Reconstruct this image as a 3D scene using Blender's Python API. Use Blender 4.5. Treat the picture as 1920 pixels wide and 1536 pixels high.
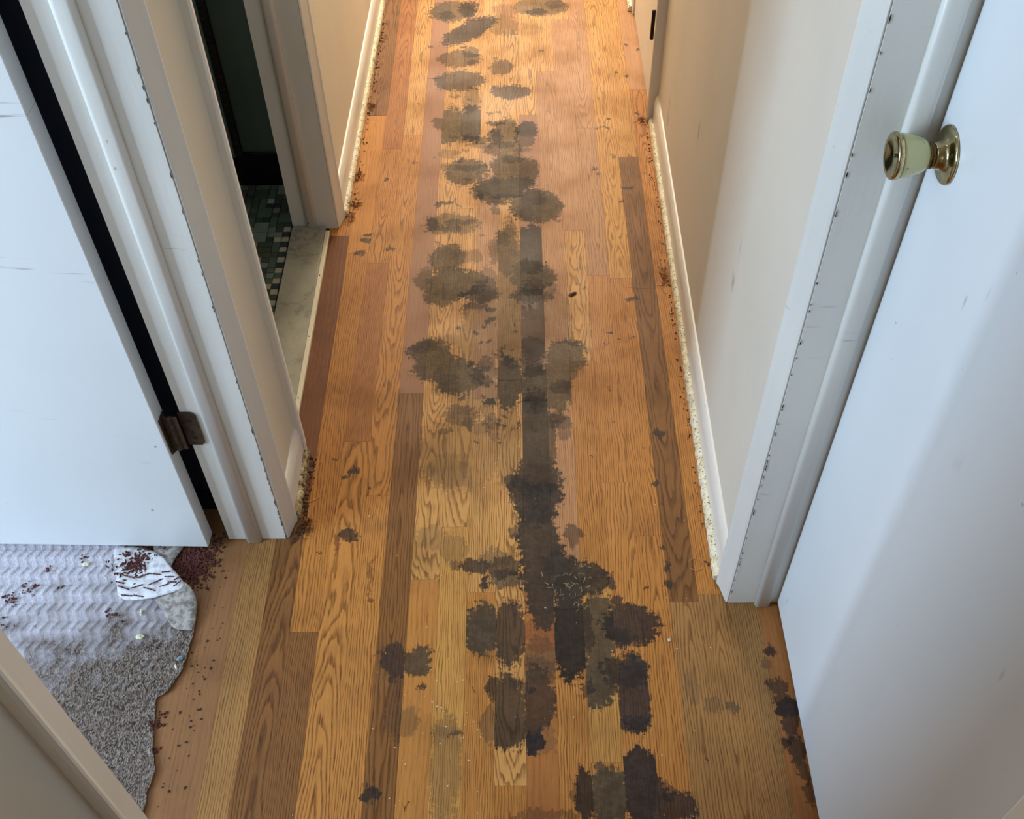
import bpy, bmesh, math, random
from mathutils import Matrix, Vector, noise as mnoise

for o in list(bpy.data.objects):
    bpy.data.objects.remove(o)
SC = bpy.context.scene
C = SC.collection

# ------------------------------------------------------------------ camera
cam_d = bpy.data.cameras.new('camera')
cam_d.sensor_fit = 'HORIZONTAL'; cam_d.sensor_width = 36.0; cam_d.lens = 36.9035
cam_d.clip_start = 0.02
cam = bpy.data.objects.new('camera', cam_d); C.objects.link(cam)
cam.matrix_world = Matrix(((0.99989, 0.011602, 0.009213, -0.001359), (-0.002773, 0.757465, -0.65287, 0.0), (-0.014553, 0.652772, 0.757414, 1.820563), (0, 0, 0, 1)))
SC.camera = cam

# ------------------------------------------------------------------ light
W = bpy.data.worlds.new('world'); SC.world = W; W.use_nodes = True
W.node_tree.nodes['Background'].inputs[0].default_value = (0.75, 0.85, 1.0, 1)
W.node_tree.nodes['Background'].inputs[1].default_value = 0.3
SC.cycles.max_bounces = 7; SC.cycles.diffuse_bounces = 5; SC.cycles.glossy_bounces = 3; SC.cycles.transmission_bounces = 2
SC.view_settings.view_transform = 'Standard'; SC.view_settings.look = 'None'
SC.view_settings.gamma = 1.0; SC.view_settings.use_curve_mapping = False
SC.view_settings.exposure = 0.28

def area(name, loc, rot, sx, sy, power, col, spread=180):
    d = bpy.data.lights.new(name, 'AREA'); d.shape = 'RECTANGLE'; d.size = sx; d.size_y = sy
    d.energy = power; d.color = col; d.spread = math.radians(spread)
    o = bpy.data.objects.new(name, d); C.objects.link(o); o.location = loc; o.rotation_euler = rot
    return o
HP = math.pi/2
# daylight entering by the bedroom window (left) and the far end of the hall; an added edge strip and fills
area('bedroom_window_daylight', (-3.16, 0.20, 1.45), (0, -HP, 0), 1.2, 0.75, 64, (0.57, 0.775, 1.0))
area('bedroom_edge_strip', (-3.16, -0.25, 1.45), (0, -HP, 0), 1.2, 0.08, 36, (0.60, 0.79, 1.0))  # narrow strip added beside the window to sharpen the light edge on the right wall
area('hall_end_window', (-0.03, 5.15, 1.60), (-HP, 0, 0), 0.85, 1.2, 27, (1.0, 0.89, 0.72))
area('hall_ceiling_lamp', (-0.03, 4.0, 2.40), (0, 0, 0), 0.35, 0.35, 34, (1.0, 0.87, 0.68))
area('near_hall_fill', (-0.05, -1.55, 1.75), (HP, 0, 0), 0.8, 1.0, 1.5, (1.0, 0.95, 0.88))  # weak fill added behind the camera, no seen source
area('bathroom_fill', (-1.3, 1.95, 2.40), (0, 0, 0), 0.3, 0.3, 3.0, (0.95, 1.0, 1.0))  # unseen fill added to lift the dark bathroom

# ------------------------------------------------------------------ helpers
def lin(c):
    r = []
    for v in c:
        v /= 255.0
        r.append(v/12.92 if v <= 0.04045 else ((v+0.055)/1.055)**2.4)
    return tuple(r)+(1.0,)

class NT:
    def __init__(s, name):
        s.m = bpy.data.materials.new(name); s.m.use_nodes = True
        s.t = s.m.node_tree; s.n = s.t.nodes; s.l = s.t.links
        s.b = s.n['Principled BSDF']
        s._pos = None
    def node(s, typ, **kw):
        n = s.n.new(typ)
        for k, v in kw.items(): setattr(n, k, v)
        return n
    def put(s, sock, v):
        if isinstance(v, bpy.types.NodeSocket): s.l.new(v, sock)
        else: sock.default_value = v
    def pos(s):
        if s._pos is None: s._pos = s.node('ShaderNodeNewGeometry').outputs['Position']
        return s._pos
    def math(s, op, a, b=0.0, c=0.0, clamp=False):
        n = s.node('ShaderNodeMath', operation=op, use_clamp=clamp)
        s.put(n.inputs[0], a); s.put(n.inputs[1], b); s.put(n.inputs[2], c)
        return n.outputs[0]
    def vmath(s, op, a, b=(0, 0, 0)):
        n = s.node('ShaderNodeVectorMath', operation=op)
        s.put(n.inputs[0], a); s.put(n.inputs[1], b)
        return n.outputs['Value'] if op == 'LENGTH' else n.outputs['Vector']
    def noise(s, vec, scale=1.0, detail=2.0, rough=0.5, color=False):
        n = s.node('ShaderNodeTexNoise'); s.put(n.inputs['Vector'], vec)
        n.inputs['Scale'].default_value = scale; n.inputs['Detail'].default_value = detail
        n.inputs['Roughness'].default_value = rough
        return n.outputs['Color' if color else 'Fac']
    def mul(s, v, k): return s.vmath('MULTIPLY', v, k)
    def ramp(s, v, a, b, lo=0.0, hi=1.0, smooth=True):
        n = s.node('ShaderNodeMapRange', interpolation_type='SMOOTHSTEP' if smooth else 'LINEAR')
        s.put(n.inputs[0], v); n.inputs[1].default_value = a; n.inputs[2].default_value = b
        n.inputs[3].default_value = lo; s.put(n.inputs[4], hi)
        return n.outputs[0]
    def mix(s, f, a, b, mode='MIX'):
        n = s.node('ShaderNodeMix', data_type='RGBA', blend_type=mode)
        s.put(n.inputs[0], f); s.put(n.inputs[6], a); s.put(n.inputs[7], b)
        return n.outputs[2]
    def bump(s, h, strength=0.3, dist=0.001):
        n = s.node('ShaderNodeBump'); n.inputs['Strength'].default_value = strength
        n.inputs['Distance'].default_value = dist; s.put(n.inputs['Height'], h)
        s.l.new(n.outputs[0], s.b.inputs['Normal'])
    def out(s, color=None, rough=None, metal=None, spec=None, coat=None):
        if color is not None: s.put(s.b.inputs['Base Color'], color)
        if rough is not None: s.put(s.b.inputs['Roughness'], rough)
        if metal is not None: s.put(s.b.inputs['Metallic'], metal)
        if spec is not None: s.put(s.b.inputs['Specular IOR Level'], spec)
        if coat is not None: s.put(s.b.inputs['Coat Weight'], coat)
        return s.m

MATS = {}
def paint(name, col, rough=0.45, vary=0.05, scuff=0.0, scuff_axis=(6, 6, 160), scuff_col=(70, 70, 72), brush=(30, 30, 3), bump=0.12):
    t = NT(name); p = t.pos()
    base = lin(col)
    n1 = t.noise(t.mul(p, (3, 3, 2)), 1.0, 3)
    dk = tuple(c*(1-vary*2.2) for c in base[:3])+(1,)
    c = t.mix(t.ramp(n1, 0.35, 0.7), base, dk)
    if scuff > 0:
        s1 = t.noise(t.mul(p, scuff_axis), 1.0, 2, 0.6)
        s2 = t.noise(t.mul(p, (5, 5, 6)), 1.0, 2)
        m = t.math('MULTIPLY', t.ramp(s1, 0.66, 0.74), t.ramp(s2, 0.56, 0.68))
        s3 = t.noise(t.mul(p, (60, 60, 60)), 1.0, 1)
        m2 = t.ramp(s3, 0.80, 0.84)
        m = t.math('MULTIPLY', t.math('MAXIMUM', m, m2), scuff, clamp=True)
        c = t.mix(m, c, lin(scuff_col))
    h = t.noise(t.mul(p, brush), 8.0, 3)
    t.bump(h, bump, 0.002)
    t.out(c, rough)
    MATS[name] = t.m
    return t.m

def plain(name, col, rough=0.6, metal=0.0, vary=0.25, scale=60.0, bump=0.2, spec=0.5):
    t = NT(name); p = t.pos(); base = lin(col)
    n = t.noise(p, scale, 4, 0.6)
    dk = tuple(c*(1-vary) for c in base[:3])+(1,)
    t.bump(n, bump, 0.002)
    t.out(t.mix(t.ramp(n, 0.35, 0.68), base, dk), rough, metal, spec)
    MATS[name] = t.m
    return t.m

def link(name, me, mat=None, parent=None, loc=None):
    o = bpy.data.objects.new(name, me); C.objects.link(o)
    if mat is not None and len(me.materials) == 0: me.materials.append(mat)
    if parent is not None: o.parent = parent
    if loc is not None: o.location = loc
    return o
def tag(o, label=None, cat=None, group=None, kind=None):
    if label: o['label'] = label
    if cat: o['category'] = cat
    if group: o['group'] = group
    if kind: o['kind'] = kind
    return o
def empty(name, loc=(0, 0, 0)):
    o = bpy.data.objects.new(name, None); C.objects.link(o); o.location = loc; o.empty_display_size = 0.05
    return o
def mesh(name, v, f, smooth=False):
    me = bpy.data.meshes.new(name); me.from_pydata(v, [], f); me.validate(); me.update()
    bm = bmesh.new(); bm.from_mesh(me); bmesh.ops.recalc_face_normals(bm, faces=bm.faces); bm.to_mesh(me); bm.free()
    if smooth:
        for p in me.polygons: p.use_smooth = True
    return me
def box_bm(bm, x0, x1, y0, y1, z0, z1):
    r = bmesh.ops.create_cube(bm, size=1.0)
    for v in r['verts']:
        v.co = Vector(((x0+x1)/2+v.co.x*(x1-x0), (y0+y1)/2+v.co.y*(y1-y0), (z0+z1)/2+v.co.z*(z1-z0)))
    return r['verts']
def bevel_all(bm, w, seg=1):
    bmesh.ops.bevel(bm, geom=list(bm.edges), offset=w, segments=seg, affect='EDGES', profile=0.5, clamp_overlap=True)
def done(bm, name, mat, parent=None, smooth=False):
    bmesh.ops.recalc_face_normals(bm, faces=bm.faces)
    me = bpy.data.meshes.new(name); bm.to_mesh(me); bm.free()
    if smooth:
        for p in me.polygons: p.use_smooth = True
    return link(name, me, mat, parent)
def boxes(name, lst, mat, parent=None, bev=0.0):
    bm = bmesh.new()
    for b in lst: box_bm(bm, *b)
    if bev: bevel_all(bm, bev)
    return done(bm, name, mat, parent)
def prism(name, plan, z0, z1, mat, parent=None, smooth=False, nz=1):
    n = len(plan); v = []
    for k in range(nz+1):
        z = z0+(z1-z0)*k/nz
        v += [(x, y, z) for x, y in plan]
    f = []
    for k in range(nz):
        for i in range(n):
            j = (i+1) % n
            f.append((k*n+i, k*n+j, (k+1)*n+j, (k+1)*n+i))
    f += [tuple(range(n)), tuple(range(nz*n, nz*n+n))]
    return link(name, mesh(name, v, f, smooth), mat, parent)
def sweep(name, sect, p0, p1, sgn, mat, parent=None, n=1, wob=0.0, seed=0, smooth=False, wob_hi=99):
    """sect: (offset from wall, z) closed outline, swept from p0 to p1 (plan points on the wall face); sgn is the side"""
    rnd = random.Random(seed); v = []; m = len(sect)
    d = Vector((p1[0]-p0[0], p1[1]-p0[1])); L = d.length; d /= L; nrm = Vector((d.y, -d.x))*sgn
    for i in range(n+1):
        t = i/n; c = Vector(p0)+d*L*t
        w = 0.0
        if wob: w = mnoise.noise(Vector((t*L*55, seed, 0)))*wob+mnoise.noise(Vector((t*L*190, seed+9, 0)))*wob*0.7
        for k, (o, z) in enumerate(sect):
            oo = o+(w if (wob and o > 0.013) else 0.0)
            zz = z+(abs(w)*0.8 if (wob and z > 0.004 and o > 0.0125) else 0.0)
            q = c+nrm*oo
            v.append((q.x, q.y, zz))
    f = []
    for i in range(n):
        for k in range(m):
            j = (k+1) % m
            f.append((i*m+k, i*m+j, (i+1)*m+j, (i+1)*m+k))
    f += [tuple(range(m)), tuple(range(n*m, n*m+m))]
    return link(name, mesh(name, v, f, smooth), mat, parent)
def lathe(name, prof, axis_o, axis_d, mat, parent=None, seg=40):
    """prof: (distance along axis, radius)"""
    a = Vector(axis_d).normalized(); u = a.orthogonal().normalized(); w = a.cross(u); v = []; f = []
    for h, r in prof:
        for k in range(seg):
            t = 2*math.pi*k/seg
            v.append(tuple(Vector(axis_o)+a*h+(u*math.cos(t)+w*math.sin(t))*r))
    n = len(prof)
    for i in range(n-1):
        for k in range(seg):
            j = (k+1) % seg
            f.append((i*seg+k, i*seg+j, (i+1)*seg+j, (i+1)*seg+k))
    f += [tuple(range(seg)), tuple(range((n-1)*seg, n*seg))]
    me = mesh(name, v, f, True)
    return link(name, me, mat, parent)
def tube(name, pts, r, mat, parent=None, seg=5):
    v = []; f = []
    P = [Vector(p) for p in pts]
    for i, p in enumerate(P):
        d = (P[min(i+1, len(P)-1)]-P[max(i-1, 0)]).normalized()
        u = d.orthogonal().normalized(); w = d.cross(u)
        rr = r*(0.5 if i in (0, len(P)-1) else 1)
        for k in range(seg):
            t = 2*math.pi*k/seg; v.append(tuple(p+(u*math.cos(t)+w*math.sin(t))*rr))
    for i in range(len(P)-1):
        for k in range(seg):
            j = (k+1) % seg; f.append((i*seg+k, i*seg+j, (i+1)*seg+j, (i+1)*seg+k))
    f += [tuple(range(seg)), tuple(range((len(P)-1)*seg, len(P)*seg))]
    return v, f
def lump(rnd, c, sx, sy, sz, rot, v, f):
    """a small irregular crumb appended to v, f"""
    b = len(v); ring = 6; cs, sn = math.cos(rot), math.sin(rot)
    for lev, (h, s) in enumerate(((0.0, 0.85), (0.45, 1.0), (1.0, 0.5))):
        for k in range(ring):
            t = 2*math.pi*k/ring; q = s*rnd.uniform(0.7, 1.2)
            x = math.cos(t)*sx*q; y = math.sin(t)*sy*q
            v.append((c[0]+x*cs-y*sn, c[1]+x*sn+y*cs, c[2]+h*sz*rnd.uniform(0.8, 1.2)))
    for l in range(2):
        for k in range(ring):
            j = (k+1) % ring; f.append((b+l*ring+k, b+l*ring+j, b+(l+1)*ring+j, b+(l+1)*ring+k))
    f.append(tuple(b+k for k in range(ring))); f.append(tuple(b+2*ring+k for k in range(ring)))

# ------------------------------------------------------------------ materials
M_wall = paint('hall_wall_paint', (216, 208, 192), 0.6, 0.03, 0.0, bump=0.10)
M_wallr = paint('hall_wall_paint_marked', (214, 208, 196), 0.6, 0.03, 0.55, (50, 26, 5), (110, 108, 100), bump=0.10)
M_trim = paint('trim_gloss_paint', (228, 226, 220), 0.35, 0.04, 0.5, (9, 9, 90), (96, 94, 90), (14, 14, 2), 0.18)
M_door = paint('door_gloss_paint', (229, 232, 234), 0.35, 0.02, 0.6, (7, 7, 170), (80, 84, 92), (8, 8, 1.5), 0.08)
M_doorr = paint('door_gloss_paint_scratched', (229, 232, 234), 0.33, 0.02, 0.5, (120, 40, 9), (110, 108, 108), (8, 8, 1.5), 0.06)
M_ceil = paint('ceiling_paint', (226, 222, 212), 0.8, 0.02)
M_bed = paint('bedroom_wall_paint', (205, 205, 205), 0.7, 0.02)
M_gapshade = paint('navy_gap_shade', (66, 76, 98), 0.6, 0.04)  # shade of the gap behind the open door, put into the wall colour
M_teal = paint('bathroom_teal_paint', (100, 120, 118), 0.5, 0.06)
M_black = plain('black_glazed_tile', (14, 15, 16), 0.25, 0, 0.3, 30, 0.05)
M_sub = plain('dark_seam_filler', (26, 16, 9), 0.8)
M_bedfloor = plain('bedroom_brown_boards', (128, 86, 56), 0.55, 0, 0.35, 25)
M_strip = paint('painted_wood_strip', (226, 216, 190), 0.4, 0.05, 0.6, (40, 40, 40), (90, 80, 60))
M_rust = plain('rusty_hinge_metal', (78, 60, 44), 0.6, 0.35, 0.55, 90, 0.4)
M_darkmetal = plain('dark_hinge_metal', (42, 32, 26), 0.45, 0.7, 0.4, 80, 0.2)
M_steel = plain('worn_steel', (150, 142, 134), 0.35, 0.9, 0.3, 90, 0.1)
M_brown = plain('dark_screw_hole', (30, 20, 15), 0.8)
M_crumbred = plain('dark_red_crumb', (98, 40, 30), 0.75, 0, 0.55, 260, 0.5)
M_cream = plain('cream_paint_chip', (232, 226, 190), 0.6, 0, 0.15, 200, 0.3)
M_white = plain('white_speck', (214, 208, 194), 0.6, 0, 0.1, 200, 0.2)
M_fibre = plain('brown_carpet_fibre', (120, 72, 38), 0.9, 0, 0.4, 300, 0.3)
M_palefibre = plain('pale_fibre', (216, 160, 120), 0.8, 0, 0.2, 300, 0.2)
M_husk = plain('dark_red_husk', (70, 22, 18), 0.4, 0, 0.4, 300, 0.3)
M_lint = plain('blue_grey_lint', (140, 156, 168), 0.9, 0, 0.3, 300, 0.3)
M_chip = plain('exposed_dark_wood', (62, 52, 44), 0.9, 0, 0.4, 200, 0.2)

def mk_shoe():
    t = NT('dirty_caulked_shoe_paint'); p = t.pos()
    a = t.noise(p, 40, 3); b = t.noise(p, 150, 4, 0.7); c = t.noise(p, 260, 2)
    col = t.mix(t.ramp(a, 0.35, 0.7), lin((234, 228, 206)), lin((208, 194, 158)))
    col = t.mix(t.ramp(b, 0.57, 0.64), col, lin((104, 82, 48)))
    col = t.mix(t.ramp(c, 0.62, 0.68), col, lin((48, 36, 20)))
    t.bump(b, 0.6, 0.003)
    return t.out(col, 0.6)
M_shoe = mk_shoe()
def mk_shoe_dirty():
    t = NT('grimy_shoe_paint'); p = t.pos()
    a = t.noise(p, 30, 3); b = t.noise(p, 90, 4, 0.7)
    col = t.mix(t.ramp(a, 0.35, 0.6), lin((196, 182, 148)), lin((150, 126, 84)))
    col = t.mix(t.ramp(b, 0.48, 0.60), col, lin((70, 48, 26)))
    t.bump(b, 0.8, 0.004)
    return t.out(col, 0.7)
M_shoed = mk_shoe_dirty()
def mk_marble():
    t = NT('veined_grey_marble'); p = t.pos()
    w = t.vmath('ADD', p, t.mul(t.noise(p, 9, 4, 0.6, True), (0.10, 0.10, 0.0)))
    a = t.noise(w, 16, 5, 0.65); b = t.noise(p, 6, 3)
    vein = t.ramp(t.math('ABSOLUTE', t.math('SUBTRACT', a, 0.5)), 0.0, 0.035, 1.0, 0.0)
    col = t.mix(t.ramp(b, 0.3, 0.7), lin((178, 174, 157)), lin((150, 145, 128)))
    col = t.mix(t.math('MULTIPLY', vein, t.ramp(b, 0.45, 0.65, 0.15, 0.75)), col, lin((104, 102, 96)))
    return t.out(col, 0.3)
M_marble = mk_marble()
def mk_brass(name, col, rough):
    t = NT(name); p = t.pos(); n = t.noise(p, 120, 3)
    return t.out(t.mix(t.ramp(n, 0.4, 0.7), lin(col), lin(tuple(c*0.85 for c in col))), t.ramp(n, 0.3, 0.8, rough, rough+0.08), 1.0)
M_brass = mk_brass('polished_brass', (196, 182, 142), 0.10)
M_brassd = mk_brass('dark_aged_brass', (120, 100, 66), 0.25)
def mk_knob():
    t = NT('pale_yellow_enamel'); p = t.pos(); n = t.noise(p, 130, 3, 0.6)
    c = t.mix(t.ramp(n, 0.66, 0.72), lin((200, 196, 142)), lin((80, 74, 48)))
    return t.out(c, 0.3, coat=0.3)
M_knob = mk_knob()
# ------------------------------------------------------------------ oak floor, plank by plank
PW = 0.05715
STAINS=[
(-0.2221,3.3651,0.0692,0.0607,0.0,2,0.85,0),(-0.1679,3.3778,0.0292,0.0502,0.0,0,0.75,0),(-0.2392,3.3337,0.0254,0.0247,0.0,0,0.6,0),(-0.1609,3.2379,0.1042,0.0409,0.821,0,0.9,0),
(-0.1894,3.0641,0.0585,0.0446,0.0,2,0.8,0),(-0.1541,3.0984,0.0242,0.0258,0.0,0,0.65,0),(-0.1425,3.0375,0.0171,0.0189,0.0,0,0.5,0),(-0.1855,2.9336,0.0671,0.0515,0.0,0,0.8,0),
(-0.1446,2.8288,0.023,0.0639,0.0,2,0.6,(-2,-3)),(-0.0535,3.0069,0.0323,0.0405,0.0,0,0.65,0),(-0.0282,2.8697,0.0512,0.0354,0.0,0,0.85,0),(0.0215,2.8743,0.0165,0.0177,0.0,0,0.7,0),
(-0.0474,3.2688,0.0429,0.0586,0.0,2,0.55,0),(0.08,3.3847,0.0838,0.0503,0.0,2,0.75,0),(0.0612,3.3531,0.0362,0.0178,0.0,0,0.75,0),(-0.0403,3.3668,0.04,0.0357,0.0,2,0.45,0),
(0.0255,3.2393,0.0532,0.0341,0.0,2,0.3,0),(0.1281,3.4086,0.0256,0.029,0.0,0,0.5,0),(-0.2039,2.6947,0.0431,0.0798,0.0,2,0.9,(-4,)),(-0.2315,2.7063,0.0224,0.0249,0.0,2,0.7,0),
(-0.1418,2.7014,0.0416,0.0827,0.0,0,0.9,(-3,)),(-0.14,2.6201,0.0503,0.0187,0.0,2,0.75,0),(-0.1065,2.5928,0.0312,0.0132,0.0,0,0.5,0),(-0.041,2.6499,0.0348,0.0648,0.0,2,0.85,0),
(-0.0709,2.6318,0.0205,0.0348,0.0,0,0.75,0),(-0.0683,2.7024,0.0224,0.011,0.0,0,0.85,0),(-0.044,2.5704,0.0497,0.0313,0.0,2,0.8,0),(-0.0597,2.5917,0.0375,0.0158,0.0,0,0.6,0),
(0.0223,2.6673,0.0301,0.0353,0.0,0,0.9,0),(0.0186,2.6163,0.0282,0.0319,0.0,0,0.7,0),(0.0103,2.5639,0.0217,0.0104,0.0,0,0.5,0),(-0.1517,2.4658,0.0532,0.0524,0.0,2,0.9,0),
(-0.1491,2.4832,0.0366,0.0101,0.0,0,0.6,0),(-0.1685,2.5217,0.0062,0.0128,0.0,0,0.7,0),(-0.2065,2.5508,0.0264,0.0207,0.0,2,0.45,0),(-0.212,2.4922,0.0122,0.0151,0.0,0,0.45,0),
(-0.0255,2.488,0.0519,0.0554,0.0,2,0.9,0),(0.0215,2.4669,0.0304,0.0549,0.0,2,0.85,0),(-0.0178,2.5233,0.0246,0.0204,0.0,0,0.6,0),(-0.0393,2.5187,0.0123,0.0128,0.0,0,0.6,0),
(-0.0511,2.39,0.0628,0.041,0.0,0,0.6,0),(-0.0585,2.3757,0.0685,0.0479,0.0,2,0.9,0),(-0.0181,2.4306,0.0543,0.0491,0.0,2,0.9,0),(0.0013,2.4058,0.033,0.034,0.0,0,0.6,0),
(-0.0361,2.3538,0.0415,0.0071,0.0,0,0.9,0),(-0.1059,2.3577,0.0104,0.0143,0.0,0,0.9,0),(0.0416,2.3075,0.0586,0.0651,0.0,2,0.95,0),(0.081,2.302,0.0322,0.044,0.0,2,0.85,0),
(0.0377,2.3404,0.0295,0.0283,0.0,0,0.5,0),(0.0149,2.2804,0.0204,0.0321,0.0,0,0.35,0),(-0.0712,2.296,0.0117,0.0162,0.0,0,0.6,0),(-0.2054,2.3221,0.0278,0.0082,0.234,0,0.85,0),
(-0.1847,2.2346,0.0665,0.0382,0.0,2,0.65,0),(-0.2381,2.2334,0.0145,0.0247,0.0,0,0.7,0),(-0.1575,2.243,0.0405,0.0113,0.0,0,0.6,0),(-0.1913,2.2168,0.0288,0.0134,0.0,0,0.6,0),
(-0.137,2.2336,0.0289,0.0202,0.0,2,0.5,0),(-0.1897,2.0954,0.042,0.0506,0.0,2,0.9,0),(-0.1957,2.1082,0.0224,0.0212,0.0,0,0.25,0),(-0.1339,2.1028,0.028,0.0211,0.0,2,0.5,0),
(-0.2232,2.1581,0.0043,0.0065,0.0,0,0.6,0),(0.0295,2.1857,0.0313,0.0308,0.0,1,0.95,(0,)),(0.0286,2.1208,0.0365,0.0767,0.0,1,0.98,(0,)),(0.0243,2.0169,0.0438,0.0608,0.0,2,0.98,0),
(0.0655,2.0202,0.0247,0.0345,0.0,2,0.9,0),(0.0274,1.949,0.0458,0.0235,0.0,0,0.75,0),(0.0725,1.9759,0.019,0.0159,0.0,0,0.5,0),(-0.036,2.1543,0.0255,0.052,0.0,2,0.85,0),
(-0.0446,2.1697,0.0142,0.0218,0.0,0,0.5,0),(-0.0318,2.0798,0.0292,0.0502,0.0,2,0.9,(-1,)),(-0.0641,2.1226,0.0169,0.0469,0.0,2,0.6,0),(-0.2373,2.0138,0.0274,0.0405,0.0,2,0.7,(-5,)),
(-0.1792,1.9965,0.0546,0.0543,0.0,2,0.95,0),(-0.205,1.9612,0.0352,0.0435,0.0,2,0.85,0),(-0.1206,1.9995,0.03,0.0402,0.0,2,0.9,0),(-0.1034,1.9534,0.0432,0.0256,0.0,0,0.85,0),
(-0.0875,1.9768,0.0217,0.0318,0.0,0,0.6,0),(-0.116,1.9108,0.0294,0.0096,0.0,0,0.7,0),(-0.0754,1.8626,0.0106,0.0113,0.0,0,0.85,0),(-0.0758,1.9005,0.0133,0.0077,0.0,0,0.8,0),
(-0.0279,1.9189,0.0321,0.2915,0.0,2,0.65,(-1,)),(-0.0225,1.9382,0.0161,0.1172,0.0,2,0.7,(-1,)),(0.03,1.8607,0.0342,0.1315,0.0,1,0.6,(0,)),(0.0308,1.9082,0.032,0.0461,0.0,1,0.7,(0,)),
(0.0541,1.8791,0.0132,0.0379,0.0,2,0.5,0),(-0.0833,1.9688,0.0271,0.0793,0.0,2,0.5,(-2,)),(-0.1212,1.8447,0.0237,0.0261,0.0,2,0.5,0),(-0.1719,1.7904,0.0441,0.0181,0.0,2,0.35,0),
(-0.222,1.7554,0.0463,0.0392,0.0,2,0.9,0),(-0.2356,1.7699,0.0284,0.0215,0.0,0,0.45,0),(-0.2004,1.7024,0.0507,0.0416,0.0,2,0.92,0),(-0.1464,1.6757,0.0503,0.0495,0.0,2,0.98,0),
(-0.1794,1.6508,0.0275,0.027,0.0,0,0.3,0),(-0.085,1.6884,0.0227,0.0378,0.0,0,0.6,0),(-0.092,1.6562,0.0225,0.0169,0.0,1,0.5,0),(-0.0839,1.7005,0.0076,0.0104,0.0,0,0.9,0),
(0.1059,1.7375,0.0434,0.0493,0.0,2,0.9,(1,2)),(0.1112,1.7784,0.0335,0.0054,0.0,0,0.6,(1,2)),(0.088,1.6977,0.0278,0.0311,0.0,2,0.8,0),(0.0245,1.7584,0.0308,0.0428,0.0,0,0.7,(0,)),
(0.0236,1.6987,0.0253,0.0276,0.0,1,0.6,(0,)),(-0.032,1.6552,0.03,0.0709,0.0,0,0.6,(-1,)),(-0.032,1.6569,0.0325,0.0744,0.0,2,0.9,(-1,)),(0.0303,1.6441,0.0324,0.0604,0.0,2,1,(0,)),
(0.031,1.6848,0.0327,0.0137,0.0,0,0.6,(0,)),(0.0826,1.6433,0.0324,0.0738,0.0,2,0.92,(1,)),(0.0909,1.6331,0.0223,0.0234,0.0,0,0.55,0),(0.1151,1.68,0.0176,0.0205,0.0,2,0.7,0),
(-0.0333,1.7257,0.0115,0.014,0.0,0,0.95,0),(-0.0231,1.6995,0.0063,0.0069,0.0,0,0.9,0),(-0.0511,1.7383,0.0051,0.0088,0.0,0,0.9,0),(-0.0787,1.5896,0.0147,0.0082,0.0,0,0.98,0),
(-0.0696,1.538,0.017,0.019,0.0,0,0.6,0),(-0.0899,1.5194,0.0193,0.0157,0.0,2,0.6,0),(-0.0657,1.5034,0.012,0.0187,0.0,0,0.45,0),(-0.0784,1.5669,0.0171,0.0129,0.0,2,0.5,0),
(-0.1379,1.5518,0.0341,0.0272,0.0,0,0.55,0),(-0.1143,1.5323,0.0218,0.019,0.0,0,0.75,(-3,)),(-0.143,1.5598,0.027,0.0128,0.35,0,0.7,0),(-0.1799,1.5082,0.0144,0.0078,0.0,0,0.55,0),
(0.0296,1.5333,0.0363,0.0791,0.0,1,1,(0,)),(0.0292,1.5814,0.0343,0.0227,0.0,0,0.85,(0,)),(0.0292,1.4409,0.0353,0.0901,0.0,1,1,(0,)),(0.0534,1.5172,0.0192,0.0376,0.0,1,0.85,(1,)),
(0.0828,1.5325,0.0242,0.019,0.0,0,0.7,0),(0.094,1.5088,0.0144,0.0249,0.0,0,0.5,0),(0.0594,1.4707,0.0119,0.0458,0.0,1,0.8,(1,)),(0.0838,1.5644,0.0122,0.0354,0.0,2,0.7,0),
(0.0326,1.3745,0.0439,0.0521,0.0,1,0.95,0),(0.0362,1.3774,0.0324,0.0377,0.0,2,0.6,0),(-0.0149,1.3508,0.0184,0.0257,0.0,0,0.95,0),(-0.0264,1.3681,0.0115,0.0144,0.0,0,0.8,0),
(0.0385,1.3246,0.0433,0.0337,0.0,0,0.97,0),(-0.0071,1.3252,0.0137,0.0197,0.0,0,0.9,0),(0.0265,1.2899,0.0361,0.0358,0.0,0,0.97,0),(0.0265,1.2291,0.0354,0.0664,0.0,1,1,0),
(0.0411,1.1895,0.0241,0.0519,0.0,1,0.95,0),(-0.1636,1.3918,0.0442,0.0395,0.0,2,0.5,0),(-0.1673,1.4287,0.0282,0.009,0.0,2,0.5,0),(-0.1279,1.3623,0.0162,0.0115,0.0,2,0.4,0),
(0.0996,1.2268,0.0166,0.0133,0.0,0,0.65,0),(0.1034,1.2123,0.0088,0.0184,0.0,0,0.6,0),(-0.0167,1.2336,0.01,0.02,0.0,0,0.65,0),(-0.0187,1.27,0.0067,0.0082,0.0,0,0.5,0),
(-0.1881,1.2185,0.0332,0.0264,0.0,2,0.35,0),(-0.1452,1.1918,0.0263,0.0286,0.0,2,0.4,0),(0.0406,1.1638,0.0413,0.0587,0.0,1,1,0),(0.0717,1.1206,0.0707,0.0398,0.0,1,1,0),
(0.0686,1.1571,0.0282,0.0254,0.0,0,0.6,0),(0.1337,1.1174,0.0342,0.0322,0.0,1,0.95,0),(0.0386,1.0768,0.0338,0.0484,0.0,1,1,(0,)),(0.0357,1.041,0.0209,0.0307,0.0,1,0.95,(0,)),
(0.0881,1.1006,0.0298,0.027,0.0,0,0.7,0),(0.158,1.1308,0.0086,0.0125,0.0,0,0.5,0),(0.0864,0.9996,0.0309,0.0853,0.0,0,0.75,(1,)),(0.0861,0.9938,0.0309,0.0849,0.0,1,1,(1,)),
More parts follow.
